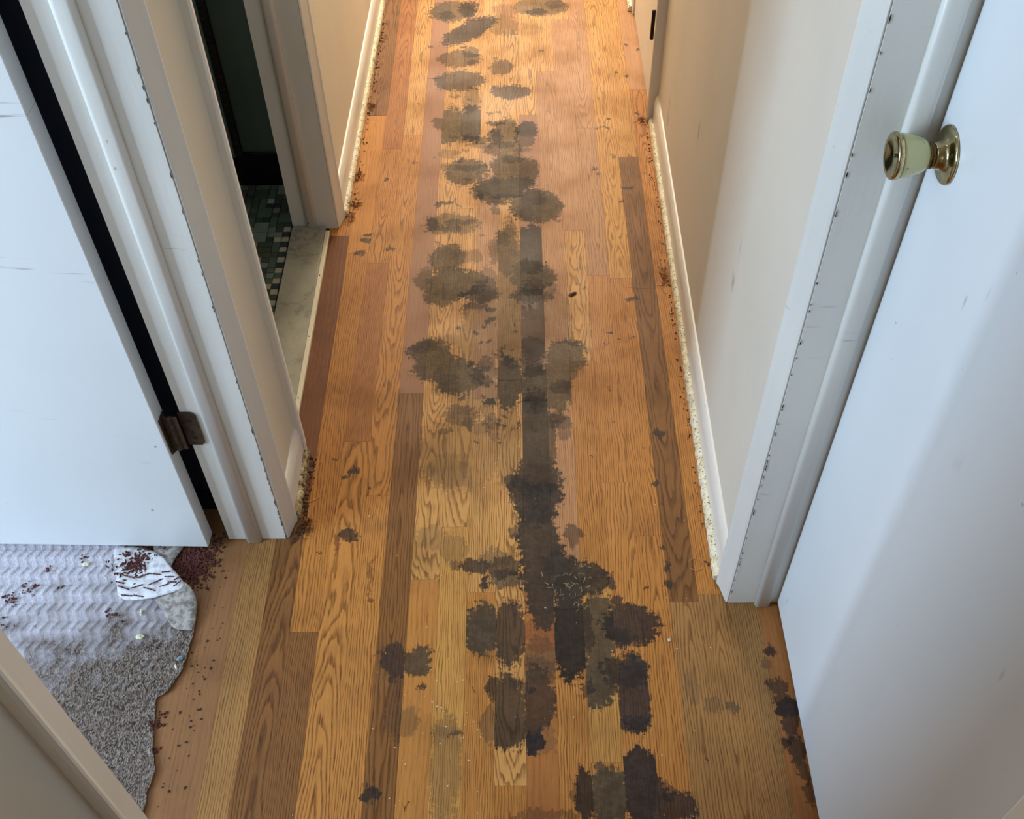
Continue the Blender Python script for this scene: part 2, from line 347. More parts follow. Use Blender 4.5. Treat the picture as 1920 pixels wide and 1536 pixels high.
(0.0898,0.9319,0.0222,0.0198,0.0,1,0.95,0),(-0.0983,1.1515,0.026,0.0165,0.0,0,0.9,0),(-0.0409,1.1495,0.0292,0.0228,0.0,0,0.8,0),(-0.0772,1.1137,0.0064,0.0173,0.0,0,0.95,0),
(-0.0333,1.1231,0.0279,0.0212,0.0,2,0.85,0),(-0.1384,1.152,0.013,0.0101,0.0,0,0.6,0),(-0.0627,1.1715,0.0283,0.018,0.0,2,0.6,0),(-0.0675,1.1074,0.0085,0.0037,0.0,0,0.8,0),
(-0.083,1.006,0.03,0.0486,0.0,2,1,(-2,)),(-0.0292,0.9997,0.0299,0.0599,0.0,0,0.88,(-1,)),(-0.0459,1.0419,0.0126,0.0095,0.0,0,0.8,0),(0.0275,0.9436,0.0294,0.04,0.0,2,0.6,(0,)),
(0.0284,0.9887,0.0298,0.032,0.0,3,0.5,(0,)),(0.142,0.999,0.0309,0.076,0.0,2,0.95,(2,)),(0.1202,1.0166,0.0124,0.0466,0.0,1,0.8,(2,)),(0.2049,1.0133,0.0476,0.0395,0.0,0,0.93,0),
(0.1855,0.987,0.0205,0.0228,0.0,1,0.9,(3,)),(0.1844,1.0453,0.0146,0.0166,0.0,0,0.8,0),(0.2086,0.9811,0.0164,0.0136,0.0,0,0.8,0),(0.136,0.8934,0.0318,0.0408,0.0,2,1,(2,)),
(0.1135,0.8797,0.0119,0.0149,0.0,0,0.7,0),(0.1874,0.9145,0.0381,0.0305,0.0,1,0.97,0),(0.2005,0.9035,0.0259,0.0324,0.0,0,0.85,(3,)),(0.1992,0.8609,0.0275,0.0588,0.0,0,0.93,(3,)),
(0.1953,0.8113,0.0271,0.0163,0.0,1,0.95,(3,)),(0.2101,0.8503,0.0176,0.0313,0.0,0,0.7,0),(-0.2493,0.9409,0.0223,0.0333,0.0,0,0.8,(-5,)),(-0.2354,0.9298,0.0081,0.022,0.0,0,0.8,(-5,)),
(-0.2036,0.9394,0.0244,0.0266,0.0,2,0.95,(-4,)),(-0.278,0.9569,0.0092,0.0056,0.0,0,0.5,0),(-0.243,0.8652,0.0139,0.0634,0.0,0,0.35,(-5,)),(-0.2337,0.8441,0.0069,0.0625,0.0,0,0.45,(-5,)),
(-0.2153,0.8182,0.0175,0.0245,0.0,2,0.45,(-4,)),(-0.0334,0.8526,0.0295,0.0544,0.0,0,0.88,(-1,)),(-0.0572,0.8846,0.0119,0.0171,0.0,0,0.85,0),(-0.06,0.8634,0.0099,0.0095,0.0,0,0.7,0),
(-0.0305,0.7962,0.0289,0.0282,0.0,0,0.9,(-1,)),(0.014,0.8627,0.0355,0.0548,0.0,1,0.9,(0,)),(0.0085,0.8212,0.0292,0.0307,0.0,1,0.85,(0,)),(0.0088,0.7798,0.0173,0.0189,0.0,0,1,(0,)),
(0.0248,0.9107,0.0301,0.0283,0.0,1,0.5,(0,)),(-0.0664,0.8117,0.0116,0.0346,0.0,2,0.55,(-2,)),(0.0225,0.7907,0.0289,0.0301,0.0,2,0.4,(0,)),(0.0044,0.8861,0.0119,0.0064,0.0,0,0.7,0),
(-0.1454,0.7983,0.0251,0.0081,0.0,2,0.6,0),(-0.1269,0.792,0.0096,0.005,0.0,0,0.6,0),(-0.1439,0.7332,0.0246,0.0868,0.0,2,0.4,(-3,)),(0.101,0.6838,0.0148,0.0428,0.0,1,0.97,(1,)),
(0.0857,0.6933,0.0093,0.0206,0.0,0,0.5,(1,)),(0.1427,0.6835,0.0315,0.0465,0.0,2,1,(2,)),(0.1344,0.7308,0.0132,0.0135,0.0,2,0.9,(2,)),(0.2016,0.7017,0.0316,0.0584,0.0,0,0.97,(3,)),
(0.1971,0.7496,0.017,0.0136,0.0,0,0.85,(3,)),(0.2186,0.6736,0.024,0.0461,0.0,0,0.9,0),(0.2513,0.6595,0.0366,0.0237,0.0,0,0.9,0),(0.2435,0.692,0.0111,0.0187,0.0,1,0.7,0),
(0.193,0.7575,0.019,0.0039,0.0,0,0.7,0),(0.4792,0.8373,0.0233,0.0145,0.0,0,0.95,0),(0.4693,0.8773,0.0138,0.0148,0.0,0,0.7,0),(0.4561,0.887,0.0079,0.0043,0.0,0,0.8,0),
(0.4707,0.8562,0.0117,0.0125,0.0,0,0.7,0),(0.4806,0.8066,0.0135,0.0243,0.0,0,0.8,0),(0.4657,0.7708,0.0095,0.0079,0.0,0,0.85,0),(0.4816,0.7588,0.0132,0.0215,0.0,1,0.85,0),
(0.4864,0.7278,0.0094,0.023,0.0,1,0.7,0),(0.4933,0.6899,0.0074,0.0186,0.0,0,0.6,0),(0.4679,0.9592,0.0101,0.0112,0.0,0,0.85,0),(0.455,0.9293,0.011,0.0099,0.0,1,0.4,0),
(0.3806,0.8435,0.0107,0.0114,0.0,2,0.7,0),(0.3458,0.8386,0.0136,0.0145,0.0,2,0.4,0),(0.3117,0.881,0.0138,0.0319,0.0,2,0.3,0),(0.0307,0.6477,0.0549,0.0091,0.0,1,0.5,0),
(-0.0947,1.8257,0.0523,0.1108,0.0,2,0.4,0),(0.0821,1.8411,0.0393,0.1116,0.0,2,0.35,0),(-0.0358,1.7881,0.0336,0.1087,0.0,2,0.7,(-1,)),(-0.11,1.6163,0.0545,0.0496,0.0,2,0.4,0),
(-0.1419,1.4433,0.078,0.0903,0.0,2,0.3,0),(-0.1003,1.7712,0.0387,0.0718,0.0,2,0.35,0),(0.0288,1.787,0.0336,0.1086,0.0,2,0.5,(0,)),(-0.0417,1.5187,0.0313,0.0785,0.0,2,0.4,(-1,)),
(-0.0298,1.4119,0.0257,0.0591,0.0,2,0.35,(-1,)),(-0.0504,1.7527,0.0049,0.0054,0.0,0,0.8,0),(0.0074,1.9034,0.0027,0.0069,0.0,0,0.8,0),(-0.0555,1.4742,0.0041,0.0055,0.0,0,0.8,0),
(-0.0197,1.7018,0.005,0.0032,0.0,0,0.8,0),(-0.1184,1.6817,0.0053,0.0054,0.0,0,0.8,0),(-0.1324,1.9067,0.0057,0.0057,0.0,0,0.8,0),(-0.0575,1.5288,0.0041,0.0052,0.0,0,0.8,0),
(-0.0429,1.523,0.005,0.006,0.0,0,0.8,0),(-0.1234,1.7184,0.0061,0.0065,0.0,0,0.8,0),(-0.0003,1.8871,0.0032,0.0039,0.0,0,0.8,0),(-0.005,1.6326,0.0036,0.0046,0.0,0,0.8,0),
(-0.0662,1.7453,0.0039,0.0052,0.0,0,0.8,0),(-0.142,1.61,0.0059,0.006,0.0,0,0.8,0),(-0.103,1.4768,0.0048,0.0029,0.0,0,0.8,0),(0.0219,1.511,0.0045,0.0051,0.0,0,0.8,0),
(-0.1543,1.8322,0.0059,0.0054,0.0,0,0.8,0),(-0.0575,1.5338,0.006,0.0027,0.0,0,0.8,0),(-0.0376,1.5564,0.0039,0.003,0.0,0,0.8,0),(-0.0752,1.526,0.0026,0.0048,0.0,0,0.8,0),
(0.0276,1.9138,0.0055,0.0045,0.0,0,0.8,0),(0.0439,1.6872,0.0063,0.0039,0.0,0,0.8,0),(-0.1526,1.9004,0.0051,0.003,0.0,0,0.8,0),(-0.0387,1.6405,0.0031,0.0027,0.0,0,0.8,0),
(-0.0094,1.5271,0.0036,0.0061,0.0,0,0.8,0),(-0.0174,1.7092,0.0045,0.0054,0.0,0,0.8,0),(-0.0824,1.6479,0.0046,0.0051,0.0,0,0.8,0),(-0.0013,1.7227,0.0053,0.0037,0.0,0,0.8,0),
(-0.0766,1.7865,0.0064,0.0051,0.0,0,0.8,0),(-0.062,1.7313,0.0048,0.0027,0.0,0,0.8,0),(-0.0566,1.6383,0.0049,0.0028,0.0,0,0.8,0),(-0.0909,1.6104,0.0038,0.0054,0.0,0,0.8,0),
(-0.0916,1.5845,0.0025,0.0027,0.0,0,0.8,0),(-0.1124,1.8116,0.0044,0.0055,0.0,0,0.8,0),(-0.168,1.7788,0.004,0.0041,0.0,0,0.8,0),(-0.1003,1.7872,0.0041,0.0062,0.0,0,0.8,0),
(-0.0058,1.9238,0.005,0.0065,0.0,0,0.8,0),(-0.0661,1.5554,0.0033,0.0032,0.0,0,0.8,0),(-0.023,1.7212,0.0052,0.0031,0.0,0,0.8,0),(-0.072,1.5427,0.004,0.0058,0.0,0,0.8,0),
(-0.0151,1.8508,0.004,0.0058,0.0,0,0.8,0),(-0.0147,1.8229,0.0031,0.0052,0.0,0,0.8,0),(-0.0917,1.8413,0.0058,0.0067,0.0,0,0.8,0),(-0.0388,1.5535,0.0048,0.0056,0.0,0,0.8,0),
(-0.019,1.764,0.0031,0.004,0.0,0,0.8,0),(-0.0445,1.764,0.0042,0.0046,0.0,0,0.8,0),(-0.0921,1.7345,0.0061,0.0033,0.0,0,0.8,0),(0.0993,2.2467,0.0115,0.004,0.0,0,0.6,0),
(-0.1014,2.1882,0.0109,0.0033,0.0,0,0.6,0),(-0.1169,2.457,0.0085,0.0039,0.0,0,0.6,0),(-0.3045,2.8056,0.0068,0.0037,0.0,0,0.6,0),(-0.1712,2.3165,0.0047,0.0055,0.0,0,0.6,0),
(-0.1508,2.4275,0.0115,0.0058,0.0,0,0.6,0),(-0.0127,3.2057,0.0119,0.0048,0.0,0,0.6,0),(-0.1952,2.8506,0.0104,0.0055,0.0,0,0.6,0),(-0.2997,2.5123,0.0072,0.0039,0.0,0,0.6,0),
(-0.0024,2.2655,0.0078,0.0051,0.0,0,0.6,0),(-0.1514,2.589,0.0111,0.0037,0.0,0,0.6,0),(-0.0628,2.3315,0.0112,0.0053,0.0,0,0.6,0),(-0.1076,2.4912,0.0112,0.0032,0.0,0,0.6,0),
(-0.1302,2.8825,0.0072,0.0056,0.0,0,0.6,0),(-0.1992,2.3488,0.0045,0.003,0.0,0,0.6,0),(-0.0681,3.0584,0.0062,0.0041,0.0,0,0.6,0),(0.0782,3.1067,0.0095,0.0052,0.0,0,0.6,0),
(-0.1491,2.8323,0.0078,0.0059,0.0,0,0.6,0),(-0.2032,2.9816,0.0079,0.0042,0.0,0,0.6,0),(-0.1596,2.5673,0.0102,0.0044,0.0,0,0.6,0),(-0.0639,2.7628,0.0097,0.0063,0.0,0,0.6,0),
(-0.0879,2.7555,0.0113,0.0057,0.0,0,0.6,0),(-0.1979,2.6309,0.0103,0.0047,0.0,0,0.6,0),(-0.0751,2.4254,0.008,0.0037,0.0,0,0.6,0),(-0.2808,3.1356,0.0089,0.0057,0.0,0,0.6,0),
(-0.1384,2.2519,0.0111,0.0038,0.0,0,0.6,0),(0.0217,2.8895,0.0088,0.004,0.0,0,0.6,0),(-0.203,2.3144,0.0093,0.0055,0.0,0,0.6,0),(-0.0758,2.3869,0.0087,0.0032,0.0,0,0.6,0),
(-0.246,2.536,0.0047,0.0036,0.0,0,0.6,0),(0.4734,3.0122,0.0029,0.0041,0.0,0,0.6,0),(0.4745,2.6515,0.0024,0.0062,0.0,0,0.6,0),(0.1483,1.4296,0.0037,0.0034,0.0,0,0.6,0),
(0.4076,1.8303,0.0046,0.0023,0.0,0,0.6,0),(0.3663,1.9498,0.0044,0.0026,0.0,0,0.6,0),(0.2984,1.3074,0.0019,0.0023,0.0,0,0.6,0),(0.2643,1.4498,0.0025,0.0022,0.0,0,0.6,0),
(0.2024,1.772,0.0043,0.0031,0.0,0,0.6,0),(0.2632,2.1703,0.0034,0.0038,0.0,0,0.6,0),(0.165,1.9736,0.0053,0.0034,0.0,0,0.6,0),(0.433,2.699,0.0051,0.006,0.0,0,0.6,0),
(0.3377,1.94,0.0036,0.004,0.0,0,0.6,0),(0.4885,2.7265,0.0028,0.006,0.0,0,0.6,0),(0.4091,1.9384,0.0035,0.0042,0.0,0,0.6,0),(0.2222,2.4475,0.003,0.0048,0.0,0,0.6,0),
(0.2702,2.5276,0.005,0.0062,0.0,0,0.6,0),(0.2062,1.6298,0.0031,0.0038,0.0,0,0.6,0),(0.3544,2.445,0.0031,0.003,0.0,0,0.6,0),(0.3003,2.1976,0.0028,0.0037,0.0,0,0.6,0),
(0.2066,1.5271,0.0022,0.0039,0.0,0,0.6,0),(0.2694,1.7991,0.0035,0.0042,0.0,0,0.6,0),(0.374,1.8686,0.0036,0.004,0.0,0,0.6,0),(0.4147,2.16,0.0047,0.0053,0.0,0,0.6,0),
(0.3222,2.5328,0.0032,0.0055,0.0,0,0.6,0),(-0.4095,2.1946,0.0079,0.0066,0.0,0,0.85,0),(-0.407,2.1661,0.0143,0.0131,0.0,0,0.85,0),(-0.4242,2.1212,0.0155,0.0064,0.0,0,0.85,0),
(-0.3435,2.1346,0.0085,0.0054,0.0,0,0.85,0),(0.3035,2.3822,0.0193,0.0077,0.0,0,0.85,0),(0.2816,2.3257,0.0073,0.0051,0.0,0,0.85,0),(-0.4102,1.4322,0.0071,0.0033,0.0,0,0.85,0),
(-0.3715,1.3976,0.0105,0.0088,0.0,0,0.85,0),(-0.3851,1.3817,0.0116,0.0036,0.0,0,0.85,0),(-0.3287,1.3479,0.004,0.0043,0.0,0,0.85,0),(-0.3616,1.226,0.0178,0.0133,0.0,0,0.85,0),
(-0.4168,1.1848,0.0055,0.0039,0.0,0,0.85,0),(-0.2753,0.6888,0.014,0.0121,0.0,0,0.85,0),(-0.1945,0.8827,0.008,0.0048,0.0,0,0.85,0),(0.3047,1.4917,0.0119,0.0093,0.0,0,0.85,0),
(0.2862,1.3567,0.0092,0.0086,0.0,0,0.85,0),(0.2894,1.1456,0.0059,0.0088,0.0,0,0.85,0),(0.2913,1.1007,0.0074,0.0098,0.0,0,0.85,0),(0.2816,1.9307,0.0134,0.0087,0.0,0,0.85,0),
(0.2154,1.8148,0.0052,0.0046,0.0,0,0.85,0),(0.2376,1.094,0.0048,0.0055,0.0,0,0.85,0),(0.1773,1.1132,0.0075,0.0136,0.0,0,0.85,0),(0.1805,1.0656,0.0137,0.0144,0.0,0,0.85,0),
(-0.3806,2.4362,0.0076,0.0074,0.0,0,0.85,0),(-0.1759,3.1348,0.0105,0.0066,0.0,0,0.85,0),(0.3514,3.1365,0.0069,0.0065,0.0,0,0.85,0),(0.3889,3.1061,0.0052,0.0065,0.0,0,0.85,0),
(0.3389,2.9441,0.0084,0.0061,0.0,0,0.85,0),(0.3055,2.9694,0.005,0.0061,0.0,0,0.85,0),(0.2759,2.7189,0.0064,0.0061,0.0,0,0.85,0),(0.361,2.7419,0.008,0.007,0.0,0,0.85,0),
(0.249,2.67,0.0158,0.0054,0.0,0,0.85,0),(-0.4484,2.5694,0.0039,0.0065,0.0,0,0.85,0),(-0.095,0.8818,0.002,0.0021,0.0,0,0.85,0),(-0.2086,0.6642,0.0028,0.0028,0.0,0,0.85,0),
(0.2815,1.1866,0.0044,0.0052,0.0,0,0.85,0),(0.2147,2.475,0.0091,0.0075,0.0,0,0.85,0),(0.3242,0.7436,0.0047,0.0029,0.0,0,0.85,0),(-0.3875,1.2079,0.0055,0.0184,0.0,3,0.7,0),
(-0.3052,1.0723,0.0064,0.0072,0.0,3,0.9,0),(-0.3069,1.13,0.0032,0.0426,0.0,3,0.55,0),(-0.4543,0.8462,0.0138,0.0313,0.0,2,0.12,0),
]

TONES = {  # light, dark
    'O': ((186, 128, 66), (108, 64, 26)), 'L': ((196, 146, 84), (116, 76, 38)), 'H': ((182, 124, 62), (116, 68, 28)),
    'Y': ((192, 142, 76), (128, 84, 38)), 'T': ((174, 127, 88), (130, 90, 60)), 'B': ((150, 106, 80), (134, 93, 69)),
    'D': ((130, 88, 48), (78, 48, 24)), 'R': ((118, 74, 46), (90, 54, 32)), 'G': ((166, 122, 72), (106, 70, 36)),
    'F': ((152, 106, 68), (120, 80, 48)), 'E': ((166, 108, 58), (118, 70, 36))}
GAIN = 1.05
def make_grain_group():
    g = bpy.data.node_groups.new('oak_grain', 'ShaderNodeTree')
    I = g.interface
    for nm, d in (('U0', 0.0), ('V0', 0.0), ('Z0', 0.02), ('Tilt', 0.05), ('Freq', 200.0), ('Seed', 0.0), ('Contrast', 1.0), ('Wave', 1.0)):
        s = I.new_socket(nm, in_out='INPUT', socket_type='NodeSocketFloat'); s.default_value = d
    I.new_socket('Band', in_out='OUTPUT', socket_type='NodeSocketFloat')
    I.new_socket('Pore', in_out='OUTPUT', socket_type='NodeSocketFloat')
    I.new_socket('Fac', in_out='OUTPUT', socket_type='NodeSocketFloat')
    t = NT.__new__(NT); t.t = g; t.n = g.nodes; t.l = g.links; t._pos = None
    gi = g.nodes.new('NodeGroupInput'); go = g.nodes.new('NodeGroupOutput')
    sep = g.nodes.new('ShaderNodeSeparateXYZ'); g.links.new(t.pos(), sep.inputs[0])
    x, y = sep.outputs[0], sep.outputs[1]
    def vec(kx, ky, add=0.0):
        c = g.nodes.new('ShaderNodeCombineXYZ')
        g.links.new(t.math('MULTIPLY', x, kx), c.inputs[0]); g.links.new(t.math('MULTIPLY', y, ky), c.inputs[1])
        g.links.new(t.math('ADD', gi.outputs['Seed'], add), c.inputs[2])
        return c.outputs[0]
    u = t.math('SUBTRACT', x, gi.outputs['U0']); v = t.math('SUBTRACT', y, gi.outputs['V0'])
    n1 = t.math('SUBTRACT', t.noise(vec(9, 2.6), 1.0, 2), 0.5)
    n2 = t.math('SUBTRACT', t.noise(vec(38, 7, 3.1), 1.0, 2), 0.5)
    n3 = t.math('SUBTRACT', t.noise(vec(150, 14, 5.7), 1.0, 2), 0.5)
    z = t.math('ADD', t.math('MULTIPLY_ADD', gi.outputs['Tilt'], v, gi.outputs['Z0']), t.math('MULTIPLY', n1, t.math('MULTIPLY', gi.outputs['Wave'], 0.035)))
    r = t.math('SQRT', t.math('MULTIPLY_ADD', u, u, t.math('MULTIPLY', z, z)))
    r = t.math('ADD', r, t.math('MULTIPLY', n2, t.math('MULTIPLY', gi.outputs['Wave'], 0.012)))
    r = t.math('ADD', r, t.math('MULTIPLY', n3, 0.0022))
    ph = t.math('FRACT', t.math('MULTIPLY', r, gi.outputs['Freq']))
    band = t.math('MULTIPLY', t.ramp(ph, 0.0, 0.10), t.ramp(ph, 0.16, 0.62, 1.0, 0.0))
    pore = t.ramp(t.noise(vec(850, 26, 1.7), 1.0, 2, 0.6), 0.50, 0.66)
    streak = t.math('SUBTRACT', t.noise(vec(240, 5, 2.3), 1.0, 3), 0.5)
    f = t.math('MULTIPLY', band, t.math('MULTIPLY_ADD', pore, 0.55, 0.60))
    f = t.math('MULTIPLY', f, gi.outputs['Contrast'])
    f = t.math('ADD', f, t.math('MULTIPLY', pore, 0.26))
    f = t.math('ADD', f, t.math('MULTIPLY', streak, 0.85), clamp=True)
    g.links.new(band, go.inputs[0]); g.links.new(pore, go.inputs[1]); g.links.new(f, go.inputs[2])
    return g
GRAIN = make_grain_group()
SC_COL = [lin((27, 26, 29)), lin((46, 39, 34)), lin((72, 64, 51)), lin((96, 44, 28))]

def plank_mat(rnd, tone, grain, xc, y0, y1, stains):
    t = NT('oak_board'); p = t.pos()
    a, b = TONES[tone]; j = rnd.uniform(0.95, 1.05)
    ca = tuple(min(1, v*GAIN*j) for v in lin(a)[:3])+(1,); cb = tuple(min(1, v*GAIN*j) for v in lin(b)[:3])+(1,)
    g = t.node('ShaderNodeGroup', node_tree=GRAIN)
    U0 = xc; Z0 = 0.02; tilt = 0.05; fr = 170; con = 1.0; wav = 1.0; V0 = (y0+y1)/2
    if grain == 'C': U0 += rnd.uniform(-.012, .012); V0 = rnd.uniform(y0, y1); tilt = rnd.choice((-1, 1))*rnd.uniform(.028, .055); Z0 = 0.0; fr = rnd.uniform(185, 240)
    if grain == 'W': U0 += rnd.uniform(-.008, .008); V0 = rnd.uniform(y0, y1); tilt = rnd.choice((-1, 1))*rnd.uniform(.04, .07); Z0 = 0.0; fr = rnd.uniform(130, 170); wav = 2.3; con = 1.1
    if grain == 'S': U0 += rnd.choice((-1, 1))*rnd.uniform(.05, .12); Z0 = .05; tilt = rnd.uniform(-.02, .02); fr = rnd.uniform(220, 320); con = .95
    if grain == 'P': U0 += rnd.choice((-1, 1))*rnd.uniform(.1, .2); Z0 = .1; tilt = .01; fr = 120; con = .3
    for nm, v in zip(('U0', 'V0', 'Z0', 'Tilt', 'Freq', 'Seed', 'Contrast', 'Wave'), (U0, V0, Z0, tilt, fr, rnd.uniform(0, 50), con, wav)):
        g.inputs[nm].default_value = v
    f = g.outputs['Fac']
    col = t.mix(f, ca, cb)
    big = t.noise(p, 7, 3)
    col = t.mix(t.ramp(big, 0.45, 0.75, 0.0, 0.35), col, tuple(c*0.62 for c in cb[:3])+(1,))
    rough = t.ramp(big, 0.3, 0.7, 0.34, 0.50)
    if stains:
        wn = t.vmath('SUBTRACT', t.noise(p, 56, 4, 0.68, True), (0.5, 0.5, 0.5))
        sn = t.math('SUBTRACT', t.noise(t.mul(p, (420, 16, 1)), 1.0, 2, 0.6), 0.5)
        cx = t.node('ShaderNodeCombineXYZ'); t.put(cx.inputs[1], t.math('MULTIPLY', sn, 0.030))
        wm = t.vmath('SUBTRACT', t.noise(p, 24, 2, 0.5, True), (0.5, 0.5, 0.5))
        pd = t.vmath('ADD', t.vmath('ADD', t.vmath('ADD', p, t.mul(wn, (0.030, 0.034, 0.0))), t.mul(wm, (0.030, 0.036, 0.0))), cx.outputs[0])
        mot = t.noise(p, 110, 3, 0.65)
        dn = t.math('MULTIPLY', t.math('SUBTRACT', mot, 0.5), 1.05)
        blot = t.noise(p, 38, 3, 0.6); kd = rnd.uniform(0.66, 1.12)
        ch = {}
        for (sx, sy, rx, ry, rot, typ, st, cols) in stains:
            mp = t.node('ShaderNodeMapping', vector_type='TEXTURE')
            t.put(mp.inputs[0], pd); mp.inputs[1].default_value = (sx, sy, 0); mp.inputs[2].default_value = (0, 0, rot)
            mp.inputs[3].default_value = (rx*1.06, ry*1.06, 1)
            d = t.vmath('LENGTH', mp.outputs[0])
            d = t.math('ADD', d, dn)
            m = t.ramp(d, 1.18, 1.02, 0.0, st)
            ch[typ] = m if typ not in ch else t.math('MAXIMUM', ch[typ], m)
        under = t.mix(1.0, col, lin((150, 140, 128)), 'MULTIPLY')
        for typ in (2, 3, 1, 0):
            if typ not in ch: continue
            base = tuple(c*kd for c in SC_COL[typ][:3])+(1,)
            lite = tuple(c*(1.7 if typ else 2.2) for c in base[:3])+(1,)
            sc = t.mix(t.ramp(t.math('MULTIPLY_ADD', mot, 0.45, t.math('MULTIPLY', blot, 0.55)), 0.42, 0.62), base, lite)
            sc = t.mix({0: 0.06, 1: 0.10, 2: 0.16, 3: 0.35}[typ], sc, under)
            m = ch[typ]
            m = t.math('MULTIPLY', m, t.ramp(mot, 0.30, 0.52, 1.0, {0: 0.98, 1: 0.98, 2: 0.98, 3: 0.8}[typ]), clamp=True)
            col = t.mix(m, col, sc)
            rough = t.mix(m, rough, {0: 0.42, 1: 0.40, 2: 0.55, 3: 0.5}[typ]) if False else t.math('MULTIPLY_ADD', m, {0: .06, 1: .05, 2: .16, 3: .1}[typ], rough)
    t.bump(t.math('ADD', t.math('MULTIPLY', g.outputs['Pore'], -0.7), t.math('MULTIPLY', g.outputs['Band'], -0.4)), 0.22, 0.0006)
    return t.out(col, rough, spec=0.22)

FAR, NEAR = 4.70, -1.55
# column: boards from the near end to the far end -> (far end of the board, tone, grain)
COLS = {
    -13: [(0.62, 'F', 'P'), (1.30, 'F', 'P')], -12: [(0.45, 'F', 'S'), (1.30, 'F', 'P')], -11: [(1.34, 'F', 'P')],
    -10: [(0.20, 'H', 'S'), (1.34, 'G', 'S')],
    -9: [(0.35, 'D', 'S'), (1.30, 'D', 'C'), (2.19, 'R', 'P'), (3.10, 'H', 'S'), (FAR, 'O', 'C')],
    -8: [(0.10, 'O', 'S'), (1.005, 'D', 'S'), (2.12, 'H', 'S'), (2.750, 'O', 'P'), (3.45, 'D', 'C'), (FAR, 'O', 'S')],
    -7: [(0.30, 'O', 'C'), (1.48, 'O', 'C'), (2.08, 'E', 'S'), (2.58, 'O', 'C'), (3.9, 'E', 'C'), (FAR, 'H', 'S')],
    -6: [(-0.10, 'H', 'S'), (1.33, 'O', 'S'), (2.646, 'O', 'C'), (3.6, 'L', 'C'), (FAR, 'O', 'S')],
    -5: [(0.35, 'D', 'S'), (1.622, 'D', 'C'), (2.95, 'B', 'P'), (4.1, 'B', 'P'), (FAR, 'T', 'S')],
    -4: [(0.55, 'O', 'S'), (1.12, 'O', 'P'), (2.06, 'L', 'W'), (3.02, 'L', 'C'), (3.8, 'L', 'S'), (FAR, 'H', 'S')],
    -3: [(0.18, 'G', 'S'), (1.247, 'Y', 'S'), (2.30, 'L', 'C'), (3.3, 'L', 'S'), (FAR, 'O', 'C')],
    -2: [(0.42, 'O', 'S'), (1.09, 'O', 'S'), (1.603, 'L', 'C'), (2.60, 'T', 'S'), (3.5, 'L', 'S'), (FAR, 'L', 'C')],
    -1: [(0.70, 'H', 'S'), (1.66, 'L', 'W'), (2.45, 'L', 'S'), (3.25, 'L', 'W'), (FAR, 'O', 'S')],
    0: [(0.30, 'O', 'S'), (1.596, 'E', 'P'), (2.742, 'B', 'P'), (3.7, 'L', 'C'), (FAR, 'T', 'S')],
    1: [(0.62, 'E', 'S'), (1.05, 'O', 'S'), (2.263, 'T', 'S'), (2.98, 'T', 'C'), (3.6, 'L', 'C'), (FAR, 'O', 'S')],
    2: [(0.740, 'O', 'S'), (1.12, 'Y', 'S'), (1.72, 'H', 'S'), (2.201, 'L', 'W'), (3.30, 'T', 'S'), (FAR, 'L', 'S')],
    3: [(0.20, 'O', 'S'), (1.359, 'O', 'S'), (2.02, 'H', 'S'), (2.671, 'T', 'W'), (3.55, 'T', 'C'), (FAR, 'T', 'S')],
    4: [(0.48, 'O', 'C'), (1.22, 'H', 'C'), (2.010, 'H', 'S'), (2.667, 'Y', 'W'), (3.42, 'Y', 'W'), (FAR, 'L', 'S')],
    5: [(0.40, 'D', 'S'), (1.063, 'G', 'C'), (2.526, 'D', 'C'), (3.38, 'Y', 'S'), (FAR, 'Y', 'W')],
    6: [(0.25, 'H', 'S'), (1.080, 'G', 'C'), (1.98, 'H', 'S'), (2.869, 'H', 'C'), (FAR, 'T', 'P')],
    7: [(1.075, 'G', 'S')], 8: [(0.40, 'D', 'P'), (1.075, 'E', 'P')], 9: [(1.075, 'D', 'P')],
}
floor_me = mesh('floor', [(-0.75, NEAR-.05, -0.02), (0.58, NEAR-.05, -0.02), (0.58, FAR+.6, -0.02), (-0.75, FAR+.6, -0.02),
                          (-0.75, NEAR-.05, -0.004), (0.58, NEAR-.05, -0.004), (0.58, FAR+.6, -0.004), (-0.75, FAR+.6, -0.004)],
                [(0, 1, 2, 3), (4, 5, 6, 7), (0, 1, 5, 4), (1, 2, 6, 5), (2, 3, 7, 6), (3, 0, 4, 7)])
FLOOR = tag(link('floor', floor_me, M_sub), 'worn oak strip floor of the hallway with black water stains', kind='structure')
def build_planks():
    rnd = random.Random(11)
    for k, segs in COLS.items():
        y0 = NEAR; x0, x1 = k*PW+0.00006, (k+1)*PW-0.00006
        for (y1, tone, grain) in segs:
            a, b = y0+0.00015, y1-0.00015; h = rnd.uniform(-0.0001, 0.0001); c = 0.0002; zb = -0.0045
            v = [(x0, a, zb), (x1, a, zb), (x1, b, zb), (x0, b, zb), (x0, a, h-c), (x1, a, h-c), (x1, b, h-c), (x0, b, h-c),
                 (x0+c, a+c, h), (x1-c, a+c, h), (x1-c, b-c, h), (x0+c, b-c, h)]
            f = [(0, 3, 2, 1), (0, 1, 5, 4), (1, 2, 6, 5), (2, 3, 7, 6), (3, 0, 4, 7), (4, 5, 9, 8), (5, 6, 10, 9), (6, 7, 11, 10), (7, 4, 8, 11), (8, 9, 10, 11)]
            st = []
            for s in STAINS:
                if s[7] and k not in s[7]: continue
                r = max(s[2], s[3]) if s[4] else 0
                rx = (r or s[2])*1.35+0.012; ry = (r or s[3])*1.35+0.022
                if s[0]+rx < x0 or s[0]-rx > x1 or s[1]+ry < a or s[1]-ry > b: continue
                st.append(s)
            link('plank', mesh('plank', v, f), plank_mat(rnd, tone, grain, (x0+x1)/2, a, b, st), FLOOR)
            y0 = y1
build_planks()

